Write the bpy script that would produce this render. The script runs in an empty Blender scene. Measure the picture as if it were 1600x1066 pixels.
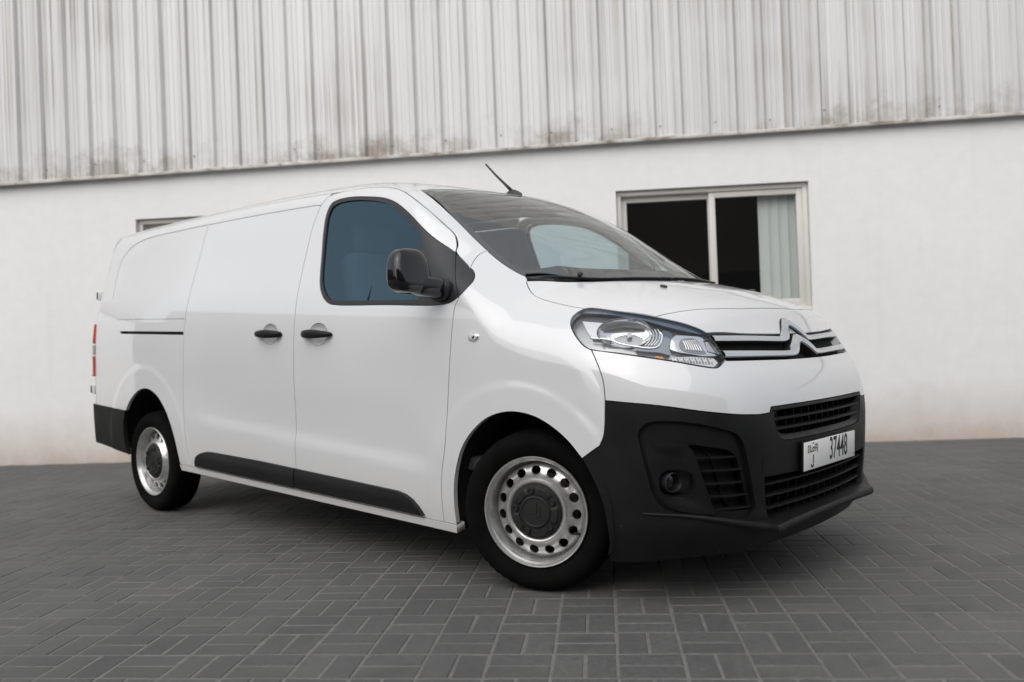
import bpy, bmesh, math, random
import numpy as np
from mathutils import Matrix, Vector
from mathutils.geometry import delaunay_2d_cdt

random.seed(7); rng = np.random.default_rng(7)
R_ = math.radians
scene = bpy.context.scene
COL = scene.collection

# ------------------------------------------------------------------ camera
CAM = np.array([2.3123, -3.5346, .9932]); YAW, PIT, ROL, FPX = 2.3036, .0052, -.0383, 1360.0
def cam_axes():
    cy, sy, cp, sp = math.cos(YAW), math.sin(YAW), math.cos(PIT), math.sin(PIT)
    f = np.array([cy*cp, sy*cp, sp]); r = np.array([sy, -cy, 0.]); u = np.cross(r, f)
    return math.cos(ROL)*r+math.sin(ROL)*u, -math.sin(ROL)*r+math.cos(ROL)*u, f
CR, CU, CF = cam_axes()
cam = bpy.data.cameras.new('camera'); camo = bpy.data.objects.new('camera', cam); COL.objects.link(camo)
m = Matrix.Identity(4)
for i in range(3):
    m[i][0], m[i][1], m[i][2], m[i][3] = CR[i], CU[i], -CF[i], CAM[i]
camo.matrix_world = m
cam.sensor_width = 36; cam.lens = FPX/1600*36; cam.clip_start = .05; cam.clip_end = 400
cam.dof.use_dof = True; cam.dof.focus_distance = 3.45; cam.dof.aperture_fstop = 2.2
scene.camera = camo

# ------------------------------------------------------------------ sky, sun, exposure
world = bpy.data.worlds.new('World'); scene.world = world; world.use_nodes = True
wn = world.node_tree; wn.nodes.clear()
SUN_EL, SUN_AZ = R_(42), R_(-78)          # azimuth measured from +x, counter-clockwise
sky = wn.nodes.new('ShaderNodeTexSky'); sky.sky_type = 'NISHITA'; sky.sun_disc = False
sky.sun_elevation = SUN_EL; sky.sun_rotation = R_(90)-SUN_AZ
sky.air_density = 1.0; sky.dust_density = 4.0; sky.ozone_density = 1.0
hs = wn.nodes.new('ShaderNodeHueSaturation'); hs.inputs['Saturation'].default_value = .42
bg = wn.nodes.new('ShaderNodeBackground'); bg.inputs['Strength'].default_value = .125
wo = wn.nodes.new('ShaderNodeOutputWorld')
mxw = wn.nodes.new('ShaderNodeMix'); mxw.data_type = 'RGBA'; mxw.inputs[0].default_value = .5; mxw.inputs[7].default_value = (5.0, 5.15, 5.35, 1)   # even bright haze
wn.links.new(sky.outputs[0], hs.inputs['Color']); wn.links.new(hs.outputs[0], mxw.inputs[6]); wn.links.new(mxw.outputs[2], bg.inputs[0]); wn.links.new(bg.outputs[0], wo.inputs[0])
sl = bpy.data.lights.new('sun', 'SUN'); sl.energy = 1.1; sl.angle = R_(88); sl.color = (1, .985, .965)
so = bpy.data.objects.new('sun', sl); COL.objects.link(so)
sd = Vector((math.cos(SUN_EL)*math.cos(SUN_AZ), math.cos(SUN_EL)*math.sin(SUN_AZ), math.sin(SUN_EL)))
so.rotation_euler = sd.to_track_quat('Z', 'Y').to_euler(); so.location = (0, -6, 12)
vs = scene.view_settings; vs.view_transform = 'Standard'; vs.look = 'None'; vs.gamma = 1.0; vs.use_curve_mapping = False
vs.exposure = .45

# ------------------------------------------------------------------ materials
def mat(name, col=(.8, .8, .8), rough=.5, metal=0., coat=0., coat_r=.03, spec=.5, emit=None):
    mt = bpy.data.materials.new(name); mt.use_nodes = True
    b = mt.node_tree.nodes['Principled BSDF']
    b.inputs['Base Color'].default_value = (*col, 1); b.inputs['Roughness'].default_value = rough
    b.inputs['Metallic'].default_value = metal; b.inputs['Coat Weight'].default_value = coat
    b.inputs['Coat Roughness'].default_value = coat_r; b.inputs['Specular IOR Level'].default_value = spec
    return mt
def nd(mt, typ, **kw):
    n = mt.node_tree.nodes.new(typ)
    for k, v in kw.items():
        if k in n.inputs: n.inputs[k].default_value = v
        else: setattr(n, k, v)
    return n
def lk(mt, a, b): mt.node_tree.links.new(a, b)
def bsdf(mt): return mt.node_tree.nodes['Principled BSDF']
def coords(mt, kind='Object', scale=(1, 1, 1)):
    tc = nd(mt, 'ShaderNodeTexCoord'); mp = nd(mt, 'ShaderNodeMapping'); mp.inputs['Scale'].default_value = scale
    lk(mt, tc.outputs[kind], mp.inputs[0]); return mp.outputs[0]
def ramp(mt, fac, stops):
    r = nd(mt, 'ShaderNodeValToRGB'); e = r.color_ramp.elements
    while len(e) < len(stops): e.new(.5)
    for q, (p, c) in zip(e, stops):
        q.position = p; q.color = (*c, 1) if len(c) == 3 else c
    lk(mt, fac, r.inputs[0]); return r.outputs[0]
def mix(mt, a, b, fac, blend='MIX'):
    n = nd(mt, 'ShaderNodeMix', data_type='RGBA', blend_type=blend)
    for s, v in ((n.inputs[0], fac), (n.inputs[6], a), (n.inputs[7], b)):
        if hasattr(v, 'links'): lk(mt, v, s)
        else: s.default_value = v if not isinstance(v, tuple) else (*v, 1)[:4]
    return n.outputs[2]
def bump(mt, h, strength=.2, dist=.01):
    b = nd(mt, 'ShaderNodeBump'); b.inputs['Strength'].default_value = strength; b.inputs['Distance'].default_value = dist
    lk(mt, h, b.inputs['Height']); lk(mt, b.outputs[0], bsdf(mt).inputs['Normal']); return b
def noise(mt, vec, scale=5, detail=4, rough=.55):
    n = nd(mt, 'ShaderNodeTexNoise'); n.inputs['Scale'].default_value = scale; n.inputs['Detail'].default_value = detail
    n.inputs['Roughness'].default_value = rough
    if vec is not None: lk(mt, vec, n.inputs['Vector'])
    return n.outputs['Fac']
def glassy(name, tint, refl_rough=.0, ior=1.5, spec=(1, 1, 1)):
    # thin pane: tinted straight-through transmission plus a Fresnel mirror
    mt = bpy.data.materials.new(name); mt.use_nodes = True; t = mt.node_tree; t.nodes.clear()
    tr = t.nodes.new('ShaderNodeBsdfTransparent'); tr.inputs[0].default_value = (*tint, 1)
    gl = t.nodes.new('ShaderNodeBsdfGlossy'); gl.inputs['Roughness'].default_value = refl_rough; gl.inputs[0].default_value = (*spec, 1)
    fr = t.nodes.new('ShaderNodeFresnel'); fr.inputs[0].default_value = ior
    mx = t.nodes.new('ShaderNodeMixShader'); o = t.nodes.new('ShaderNodeOutputMaterial')
    ge = t.nodes.new('ShaderNodeNewGeometry'); mi = t.nodes.new('ShaderNodeMix'); mi.inputs[2].default_value = ior; mi.inputs[3].default_value = 1/ior   # same reflectance from either side of the pane
    t.links.new(ge.outputs['Backfacing'], mi.inputs[0]); t.links.new(mi.outputs[0], fr.inputs[0])
    t.links.new(fr.outputs[0], mx.inputs[0]); t.links.new(tr.outputs[0], mx.inputs[1]); t.links.new(gl.outputs[0], mx.inputs[2]); t.links.new(mx.outputs[0], o.inputs[0])
    return mt

M = {}
def m_paint():
    mt = mat('white_paint', (.80, .805, .81), .38, coat=1., coat_r=.012); bsdf(mt).inputs['Coat IOR'].default_value = 1.85
    v = coords(mt, 'Object'); n = noise(mt, v, 1.7, 3)
    c = ramp(mt, n, [(.3, (.675, .68, .69)), (.7, (.695, .70, .71))])
    # road film low on the panels
    sx = nd(mt, 'ShaderNodeSeparateXYZ'); lk(mt, v, sx.inputs[0])
    mr = nd(mt, 'ShaderNodeMapRange'); mr.inputs[1].default_value = .15; mr.inputs[2].default_value = .55; mr.inputs[3].default_value = .75; mr.inputs[4].default_value = 0.
    lk(mt, sx.outputs[2], mr.inputs[0])
    n2 = noise(mt, v, 14, 5, .65); mu = nd(mt, 'ShaderNodeMath', operation='MULTIPLY'); lk(mt, n2, mu.inputs[0]); lk(mt, mr.outputs[0], mu.inputs[1])
    lk(mt, mix(mt, c, (.62, .60, .57), mu.outputs[0]), bsdf(mt).inputs['Base Color'])
    return mt
M['paint'] = m_paint()
def m_plastic(name, col, r0, r1, bs=.12, sc=900, speck=False):
    mt = mat(name, (col,)*3, .5, spec=.28); v = coords(mt, 'Object'); n = noise(mt, v, 6, 5, .6)
    lk(mt, ramp(mt, n, [(.3, (col*.82, col*.82, col*.83)), (.75, (col*1.25, col*1.24, col*1.22))]), bsdf(mt).inputs['Base Color'])
    if speck:   # dried mud specks low down
        sp = noise(mt, v, 95, 2, .5); sz = nd(mt, 'ShaderNodeSeparateXYZ'); lk(mt, v, sz.inputs[0]); mr = nd(mt, 'ShaderNodeMapRange'); mr.inputs[1].default_value = .22; mr.inputs[2].default_value = .62; mr.inputs[3].default_value = 1.; mr.inputs[4].default_value = 0.; lk(mt, sz.outputs[2], mr.inputs[0])
        mu = nd(mt, 'ShaderNodeMath', operation='MULTIPLY'); lk(mt, ramp(mt, sp, [(.755, (0, 0, 0)), (.79, (1, 1, 1))]), mu.inputs[0]); lk(mt, mr.outputs[0], mu.inputs[1])
        lk(mt, mix(mt, ramp(mt, n, [(.3, (col*.82, col*.82, col*.83)), (.75, (col*1.25, col*1.24, col*1.22))]), (.16, .14, .12), mu.outputs[0]), bsdf(mt).inputs['Base Color'])
    rr = ramp(mt, n, [(.3, (r0,)*3), (.7, (r1,)*3)]); lk(mt, rr, bsdf(mt).inputs['Roughness'])
    if bs: bump(mt, noise(mt, v, sc, 2), bs, .0006)
    return mt
M['plastic'] = m_plastic('black_bumper_plastic', .006, .40, .55, speck=True)
M['plastic_trim'] = m_plastic('grey_black_trim', .009, .46, .6)
M['slat'] = m_plastic('grille_plastic', .010, .38, .5)
M['gloss'] = mat('gloss_black', (.004, .0045, .006), .10, coat=.4, coat_r=.01, spec=.4)
M['brow'] = mat('lamp_brow_sky_tint', (.03, .055, .095), .1, coat=1., coat_r=.01); bsdf(M['brow']).inputs['Coat IOR'].default_value = 2.0  # the sky's blue reflection is put into the base colour
M['satin_black'] = mat('satin_black', (.016, .017, .019), .38)
M['rubber'] = mat('seal_rubber', (.012, .012, .013), .6)
M['dark'] = mat('dark_cavity', (.006, .006, .006), .9)
M['under'] = mat('underbody', (.010, .010, .010), .8)
M['chrome'] = mat('chrome', (.82, .83, .85), .10, metal=1.)
M['bar'] = mat('satin_chrome_bar', (.66, .675, .70), .2, metal=1.)
M['reflector'] = mat('reflector_chrome', (.72, .72, .73), .16, metal=1.)
M['lamp_grey'] = mat('lamp_housing_grey', (.36, .36, .365), .24, metal=.7)
M['lamp_white'] = mat('lamp_white_reflector', (.68, .69, .70), .25)
M['amber'] = mat('amber_bulb', (.75, .33, .06), .25)
M['red_lens'] = mat('red_lens', (.72, .09, .05), .18, coat=1.)
M['clear_lens'] = mat('clear_lens', (.6, .6, .6), .12, coat=1.)
M['shield'] = glassy('windscreen_glass', (.80, .86, .845), 0., 2.5)
M['side_glass'] = glassy('side_glass', (.48, .62, .68), 0., 2.0, (.50, .78, .95))
M['lens'] = glassy('headlamp_lens', (.95, .96, .97), 0., 1.40)
M['win_glass'] = glassy('building_glass', (.86, .88, .87), .0, 1.8)
M['interior'] = mat('interior_grey', (.09, .092, .098), .7)
M['liner'] = mat('headliner', (.30, .30, .30), .85)
M['seat'] = mat('seat_fabric', (.10, .105, .12), .9)
M['plate'] = mat('plate_white', (.82, .82, .80), .35)
M['ink'] = mat('plate_black', (.012, .012, .012), .45)
def m_tyre():
    mt = mat('tyre_rubber', (.003, .003, .003), .85, spec=.08); v = coords(mt, 'Object'); n = noise(mt, v, 9, 5, .65)
    lk(mt, ramp(mt, n, [(.35, (.0028, .0028, .0028)), (.8, (.007, .0068, .0065))]), bsdf(mt).inputs['Base Color'])
    bump(mt, noise(mt, v, 160, 3), .15, .001); return mt
M['tyre'] = m_tyre()
def m_rim():
    mt = mat('silver_steel', (.55, .55, .54), .30, metal=.8); v = coords(mt, 'Object'); n = noise(mt, v, 18, 6, .65)
    lk(mt, ramp(mt, n, [(.25, (.40, .395, .385)), (.5, (.60, .60, .592)), (.75, (.66, .66, .652))]), bsdf(mt).inputs['Base Color'])
    lk(mt, ramp(mt, n, [(.3, (.42,)*3), (.7, (.24,)*3)]), bsdf(mt).inputs['Roughness']); return mt
M['rim'] = m_rim()
M['cap'] = m_plastic('hub_cap_plastic', .016, .45, .6)
M['disc'] = mat('brake_iron', (.22, .16, .13), .5, metal=.8)

# ------------------------------------------------------------------ object helpers
def tag(o, label=None, cat=None, group=None, kind=None):
    for k, v in (('label', label), ('category', cat), ('group', group), ('kind', kind)):
        if v: o[k] = v
    return o
def empty(name, loc=(0, 0, 0), parent=None):
    o = bpy.data.objects.new(name, None); COL.objects.link(o); o.location = loc; o.parent = parent
    o.empty_display_size = .1; return o
def obj(name, V, Fc, mt, parent=None, N=None, smooth=True, sharp=None, mats=None, fm=None):
    """V verts, Fc face index lists; N optional per-vertex normals (nan row = computed)."""
    me = bpy.data.meshes.new(name)
    me.from_pydata([tuple(map(float, v)) for v in V], [], [tuple(map(int, f)) for f in Fc]); me.validate(); me.update()
    for q in (mats or [mt]): me.materials.append(q)
    if fm is not None: me.polygons.foreach_set('material_index', np.asarray(fm, dtype=np.int32))
    if smooth: me.polygons.foreach_set('use_smooth', np.ones(len(me.polygons), bool))
    if sharp is not None: me.set_sharp_from_angle(angle=R_(sharp))
    if N is not None:
        li = np.empty(len(me.loops), dtype=np.int32); me.loops.foreach_get('vertex_index', li)
        nn = np.nan_to_num(np.asarray(N, float))[li]
        me.normals_split_custom_set([tuple(x) for x in nn])
    o = bpy.data.objects.new(name, me); COL.objects.link(o); o.parent = parent; return o
def bm_obj(name, bm, mt, parent=None, smooth=True, sharp=35):
    me = bpy.data.meshes.new(name); bm.to_mesh(me); bm.free(); me.materials.append(mt)
    if smooth:
        me.polygons.foreach_set('use_smooth', np.ones(len(me.polygons), bool)); me.set_sharp_from_angle(angle=R_(sharp))
    o = bpy.data.objects.new(name, me); COL.objects.link(o); o.parent = parent; return o
def rbox(name, c, s, mt, parent=None, r=.01, rot=(0, 0, 0), seg=2, taper=None):
    bm = bmesh.new(); bmesh.ops.create_cube(bm, size=1)
    for v in bm.verts:
        v.co = Vector((v.co.x*s[0], v.co.y*s[1], v.co.z*s[2]))
    if taper: taper(bm)
    if r > 0: bmesh.ops.bevel(bm, geom=list(bm.edges), offset=min(r, min(s)*.48), segments=seg, profile=.5, affect='EDGES')
    bmesh.ops.transform(bm, matrix=Matrix.LocRotScale(Vector(c), Matrix.Rotation(rot[2], 3, 'Z') @ Matrix.Rotation(rot[1], 3, 'Y') @ Matrix.Rotation(rot[0], 3, 'X'), Vector((1, 1, 1))), verts=bm.verts)
    return bm_obj(name, bm, mt, parent)
def lathe(prof, n=64, close=False):
    """profile [(r, h)] about local axis h -> verts (u, v, h)"""
    V = []; Fc = []; k = len(prof)
    for i in range(n):
        a = 2*math.pi*i/n
        for r, h in prof: V.append((r*math.cos(a), r*math.sin(a), h))
    for i in range(n):
        j = (i+1) % n
        for q in range(k-1 if not close else k):
            q2 = (q+1) % k; Fc.append((i*k+q, j*k+q, j*k+q2, i*k+q2))
    return np.array(V), Fc
def tube(pts, rad, n=10):
    pts = np.array(pts, float); rad = np.broadcast_to(rad, (len(pts),)); V = []; Fc = []
    T = np.gradient(pts, axis=0); T /= np.linalg.norm(T, axis=1, keepdims=True)
    up = np.array([0, 0, 1.]) if abs(T[0][2]) < .9 else np.array([1., 0, 0])
    for p, t, r in zip(pts, T, rad):
        a = np.cross(t, up); a /= np.linalg.norm(a); b = np.cross(t, a)
        for i in range(n):
            w = 2*math.pi*i/n; V.append(p+r*(math.cos(w)*a+math.sin(w)*b))
    for k in range(len(pts)-1):
        for i in range(n): j = (i+1) % n; Fc.append((k*n+i, k*n+j, (k+1)*n+j, (k+1)*n+i))
    Fc.append(tuple(range(n))[::-1]); Fc.append(tuple((len(pts)-1)*n+i for i in range(n)))
    return V, Fc
def cr(pts, d=.012, closed=False):
    """Catmull-Rom through the points, sampled about every d"""
    P = np.array(pts, float)
    if closed: P = np.vstack([P[-1], P, P[0], P[1]])
    else: P = np.vstack([2*P[0]-P[1], P, 2*P[-1]-P[-2]])
    out = []
    for i in range(1, len(P)-2):
        p0, p1, p2, p3 = P[i-1:i+3]
        t1 = np.linalg.norm(p1-p0)**.5+1e-9; t2 = np.linalg.norm(p2-p1)**.5+1e-9; t3 = np.linalg.norm(p3-p2)**.5+1e-9
        m1 = t2*((p1-p0)/t1-(p2-p0)/(t1+t2)+(p2-p1)/t2); m2 = t2*((p2-p1)/t2-(p3-p1)/(t2+t3)+(p3-p2)/t3)
        n = max(1, int(np.ceil(np.linalg.norm(p2-p1)/d))); t = np.arange(n)[:, None]/n
        out.append((2*t**3-3*t**2+1)*p1+(t**3-2*t**2+t)*m1+(-2*t**3+3*t**2)*p2+(t**3-t**2)*m2)
    if not closed: out.append(P[-2:-1])
    return np.vstack(out)
def ln(pts, d=.012, closed=False):
    P = np.array(pts, float); out = []
    Q = np.vstack([P, P[:1]]) if closed else P
    for a, b in zip(Q[:-1], Q[1:]):
        n = max(1, int(np.ceil(np.linalg.norm(b-a)/d))); t = np.arange(n)[:, None]/n; out.append(a+(b-a)*t)
    if not closed: out.append(P[-1:])
    return np.vstack(out)
def join(*cs):
    out = [cs[0]]
    for c in cs[1:]:
        out.append(c[1:] if np.linalg.norm(c[0]-out[-1][-1]) < .004 else c)
    P = np.vstack(out)
    if np.linalg.norm(P[0]-P[-1]) < .004: P = P[:-1]
    return P
def mir(c): return c[::-1]*np.array([1, -1, 1])

# ================================================================== ground
PA = R_(36.16); E1 = np.array([math.cos(PA), math.sin(PA), 0]); E2 = np.array([math.sin(PA), -math.cos(PA), 0]); G0 = np.array([.318, -.7807, 0]); BS = .2033
WA = R_(37.0); W1 = np.array([math.cos(WA), math.sin(WA), 0]); WN = np.array([math.sin(WA), -math.cos(WA), 0]); W0 = np.array([0, 4.92, 0])
def wp(s, out, z): return W0+W1*s+WN*out+np.array([0, 0, z])
def m_brick(name, island):
    mt = mat(name, (.1, .1, .1), .8); g = nd(mt, 'ShaderNodeNewGeometry')
    if island: rnd = g.outputs['Random Per Island']
    else: rnd = nd(mt, 'ShaderNodeObjectInfo').outputs['Random']
    base = ramp(mt, rnd, [(0, (.078, .078, .078)), (.45, (.091, .091, .090)), (.8, (.101, .101, .0995)), (1, (.118, .118, .116))])
    n1 = noise(mt, g.outputs['Position'], .9, 5, .6); n2 = noise(mt, g.outputs['Position'], 38, 5, .7); n3 = noise(mt, g.outputs['Position'], 260, 3, .7)
    c = mix(mt, base, ramp(mt, n1, [(.3, (.054, .054, .054)), (.7, (.116, .115, .112))]), .55)
    c = mix(mt, c, ramp(mt, n2, [(.3, (.75, .75, .75)), (.62, (1.15, 1.14, 1.12))]), .8, 'MULTIPLY')
    c = mix(mt, c, ramp(mt, n3, [(.35, (.72, .72, .72)), (.65, (1.2, 1.2, 1.2))]), .6, 'MULTIPLY')
    sp = noise(mt, g.outputs['Position'], 4.3, 6, .75)
    c = mix(mt, c, (.25, .24, .225), ramp(mt, sp, [(.64, (0, 0, 0)), (.78, (.5, .5, .5))]))
    oil = noise(mt, g.outputs['Position'], 2.1, 4, .6); c = mix(mt, c, (.05, .05, .05), ramp(mt, oil, [(.60, (0, 0, 0)), (.74, (.65, .65, .65))]))
    lk(mt, c, bsdf(mt).inputs['Base Color'])
    lk(mt, ramp(mt, n2, [(.3, (.62,)*3), (.7, (.85,)*3)]), bsdf(mt).inputs['Roughness'])
    ad = nd(mt, 'ShaderNodeMath', operation='ADD'); lk(mt, n2, ad.inputs[0]); lk(mt, n3, ad.inputs[1]); bump(mt, ad.outputs[0], .35, .003)
    return mt
M['brick'] = m_brick('paver_concrete', False); M['brick_far'] = m_brick('paver_concrete_far', True)
def m_sand():
    mt = mat('joint_sand', (.2, .19, .17), .95); g = nd(mt, 'ShaderNodeNewGeometry'); n = noise(mt, g.outputs['Position'], 25, 6, .7); n0 = noise(mt, g.outputs['Position'], 1.3, 3)
    c = ramp(mt, n, [(.3, (.115, .113, .106)), (.7, (.185, .18, .168))]); c = mix(mt, c, (.10, .098, .093), ramp(mt, n0, [(.45, (0, 0, 0)), (.7, (.6, .6, .6))]))
    lk(mt, c, bsdf(mt).inputs['Base Color']); bump(mt, noise(mt, g.outputs['Position'], 300, 3), .4, .002); return mt
M['sand'] = m_sand()
gs = 70
def m_yard():
    mt = m_brick('yard_pavers', True); b = mt.node_tree.nodes; br = nd(mt, 'ShaderNodeTexBrick'); g = nd(mt, 'ShaderNodeNewGeometry'); mp = nd(mt, 'ShaderNodeMapping'); mp.inputs['Rotation'].default_value = (0, 0, -PA)
    lk(mt, g.outputs['Position'], mp.inputs[0]); lk(mt, mp.outputs[0], br.inputs['Vector']); br.inputs['Scale'].default_value = 2.5; br.inputs['Mortar Size'].default_value = .02
    br.inputs['Color1'].default_value = (.10, .10, .10, 1); br.inputs['Color2'].default_value = (.13, .13, .128, 1); br.inputs['Mortar'].default_value = (.19, .185, .17, 1)
    lk(mt, br.outputs[0], bsdf(mt).inputs['Base Color']); return mt
M['yard'] = m_yard()
ground = obj('ground', [(-gs, -gs, -.006), (gs, -gs, -.006), (gs, gs, -.006), (-gs, gs, -.006)], [(0, 1, 2, 3)], M['yard'], smooth=False); tag(ground, kind='structure')
# pavers, basket weave: pairs laid alternately along and across
def paver_mesh(L, Wd):
    j = .0055; c = .006; h = .0; x, y = L/2-j/2, Wd/2-j/2
    V = [(-x, -y, -.012), (x, -y, -.012), (x, y, -.012), (-x, y, -.012), (-x+c*.25, -y+c*.25, -.0028), (x-c*.25, -y+c*.25, -.0028), (x-c*.25, y-c*.25, -.0028), (-x+c*.25, y-c*.25, -.0028), (-x+c, -y+c, h), (x-c, -y+c, h), (x-c, y-c, h), (-x+c, y-c, h)]
    Fc = [(8, 9, 10, 11)]
    for a in (0, 4):
        for i in range(4): k = (i+1) % 4; Fc.append((a+i, a+k, a+4+k, a+4+i))
    return np.array(V), Fc
PV, PF = paver_mesh(BS, BS/2)
bricks = []
for i in range(-62, 40):
    for j in range(-34, 26):
        for q in (-1, 1):
            if (i+j) % 2 == 0: c = G0+BS*((i+.5+q*.25)*E1+(j+.5)*E2); ang = PA+math.pi/2
            else: c = G0+BS*((i+.5)*E1+(j+.5+q*.25)*E2); ang = PA
            if (c-W0)@WN < .07: continue
            d = c-CAM; dep = d@CF
            vis = False; sc = 0
            if dep > .4:
                X = 800+FPX*(d@CR)/dep; Y = 533-FPX*(d@CU)/dep
                vis = -60 < X < 1660 and Y < 1110; sc = dep
                hidden = -4.0 < c[0] < .75 and abs(c[1]) < .85
            if dep < .4 and np.linalg.norm(d) > 3: continue
            if dep > 0 and not (-900 < X < 2500): continue
            bricks.append((0 if (vis and not hidden) else 1, sc, c, ang))
bricks.sort(key=lambda t: (t[0], t[1]))
pme = [None]*4
for k in range(4):
    me = bpy.data.meshes.new('paver'); v = PV.copy(); v[8:, 2] += rng.uniform(-.0012, .0012, 4); v[:8, :2] += rng.normal(0, .0006, (8, 2))
    me.from_pydata([tuple(map(float, q)) for q in v], [], PF); me.materials.append(M['brick']); pme[k] = me
V = []; Fc = []
for n, (vis, sc, c, ang) in enumerate(bricks):
    tz = rng.uniform(-.0009, .0009); ang = ang+rng.normal(0, .006); jx, jy = rng.normal(0, .0008, 2)
    tx, ty = rng.normal(0, .0035, 2)
    if n < 300:
        o = bpy.data.objects.new('paver', pme[n % 4]); COL.objects.link(o); o.parent = ground; o.location = (c[0]+jx, c[1]+jy, tz); o.rotation_euler = (tx, ty, ang+(math.pi if n % 3 else 0))
    else:
        b = len(V); ca, sa = math.cos(ang), math.sin(ang)
        W_ = np.column_stack([c[0]+jx+PV[:, 0]*ca-PV[:, 1]*sa, c[1]+jy+PV[:, 0]*sa+PV[:, 1]*ca, PV[:, 2]+tz+PV[:, 0]*tx*.7+PV[:, 1]*ty])
        V.append(W_); Fc += [tuple((n-300)*12+t for t in f) for f in PF]
cs = [G0+BS*(i*E1+j*E2)+np.array([0, 0, -.0021]) for i, j in ((-62, -34), (40, -34), (40, 26), (-62, 26))]
obj('joint_sand', cs, [(0, 3, 2, 1)], M['sand'], ground, smooth=False)
far = obj('distant_pavers', np.vstack(V), Fc, M['brick_far'], ground, smooth=False); tag(far, kind='stuff')

# ================================================================== warehouse
whs = empty('warehouse', tuple(wp(-3, 0, 0)))
tag(whs, 'white plastered warehouse wall with ribbed metal cladding above', 'building')
def wobj(name, V, Fc, mt, parent=whs, **kw):
    o0 = np.array(whs.location) if parent is whs else np.array(whs.location)
    return obj(name, np.array(V, float)-o0, Fc, mt, parent, **kw)
def wbox(name, s0, s1, o0, o1, z0, z1, mt, parent=whs, r=0.):
    bm = bmesh.new(); vs_ = [bm.verts.new(Vector(wp(s, o, z)-np.array(whs.location))) for s in (s0, s1) for o in (o0, o1) for z in (z0, z1)]
    for f in ((0, 1, 3, 2), (4, 6, 7, 5), (0, 4, 5, 1), (2, 3, 7, 6), (0, 2, 6, 4), (1, 5, 7, 3)): bm.faces.new([vs_[i] for i in f])
    bmesh.ops.recalc_face_normals(bm, faces=bm.faces)
    if r: bmesh.ops.bevel(bm, geom=list(bm.edges), offset=r, segments=2, profile=.5, affect='EDGES')
    return bm_obj(name, bm, mt, parent, smooth=bool(r))
def m_plaster():
    mt = mat('painted_plaster', (.76, .75, .73), .8); g = nd(mt, 'ShaderNodeNewGeometry'); P_ = g.outputs['Position']
    n = noise(mt, P_, .7, 5, .6); c = ramp(mt, n, [(.3, (.795, .79, .778)), (.7, (.83, .826, .818))])
    sx = nd(mt, 'ShaderNodeSeparateXYZ'); lk(mt, P_, sx.inputs[0])
    # splash-back dirt along the foot, edge broken by noise
    n2 = noise(mt, P_, 2.6, 6, .65); mu = nd(mt, 'ShaderNodeMath', operation='MULTIPLY_ADD'); lk(mt, n2, mu.inputs[0]); mu.inputs[1].default_value = -.42; lk(mt, sx.outputs[2], mu.inputs[2])
    d = ramp(mt, mu.outputs[0], [(.0, (.75,)*3), (.12, (.30,)*3), (.42, (0,)*3)])
    mr = nd(mt, 'ShaderNodeMath', operation='ADD'); lk(mt, mu.outputs[0], mr.inputs[0]); mr.inputs[1].default_value = .22
    d = ramp(mt, mr.outputs[0], [(.0, (.9,)*3), (.16, (.50,)*3), (.55, (0,)*3)])
    c = mix(mt, c, (.50, .42, .365), d)
    n3 = noise(mt, P_, 9, 6, .7); c = mix(mt, c, ramp(mt, n3, [(.35, (.95,)*3), (.65, (1.02,)*3)]), .6, 'MULTIPLY')
    # grimy run-off just below the flashing and faint streaks
    st = coords(mt, 'Object', (1, 1, 1)); mp = nd(mt, 'ShaderNodeMapping'); mp.inputs['Scale'].default_value = (6, 6, .35); lk(mt, P_, mp.inputs[0])
    n4 = noise(mt, mp.outputs[0], 1., 5, .7); c = mix(mt, c, (.60, .585, .56), ramp(mt, n4, [(.58, (0,)*3), (.80, (.28,)*3)]))
    lk(mt, c, bsdf(mt).inputs['Base Color'])
    ad = nd(mt, 'ShaderNodeMath', operation='ADD'); lk(mt, noise(mt, P_, 5, 4), ad.inputs[0]); lk(mt, noise(mt, P_, 90, 4), ad.inputs[1]); bump(mt, ad.outputs[0], .22, .006); return mt
M['plaster'] = m_plaster()
SL, SRr, ZT, ZC = -17., 9., 12.5, 2.845
wins = [(-7.595, -5.85, 1.215, 2.365), (-2.932, -1.182, 1.215, 2.392)]
# wall face with openings and reveals
def wall_mesh():
    xs = [SL]+[q for w in wins for q in w[:2]]+[SRr]; V = []; Fc = []
    def quad(a, b, c, d): i = len(V); V.extend([a, b, c, d]); Fc.append((i, i+1, i+2, i+3))
    for k in range(len(xs)-1):
        a, b = xs[k], xs[k+1]; w = [w for w in wins if w[0] == a]
        if not w: quad(wp(a, 0, -.05), wp(b, 0, -.05), wp(b, 0, ZT), wp(a, 0, ZT))
        else:
            z0, z1 = w[0][2:]; quad(wp(a, 0, -.05), wp(b, 0, -.05), wp(b, 0, z0), wp(a, 0, z0)); quad(wp(a, 0, z1), wp(b, 0, z1), wp(b, 0, ZT), wp(a, 0, ZT))
            D = -.17
            quad(wp(a, 0, z0), wp(b, 0, z0), wp(b, D, z0), wp(a, D, z0)); quad(wp(a, D, z1), wp(b, D, z1), wp(b, 0, z1), wp(a, 0, z1))
            quad(wp(a, 0, z1), wp(a, 0, z0), wp(a, D, z0), wp(a, D, z1)); quad(wp(b, 0, z0), wp(b, 0, z1), wp(b, D, z1), wp(b, D, z0))
    return V, Fc
wall = wobj('plaster_wall', *wall_mesh(), M['plaster'], smooth=False)
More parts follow.
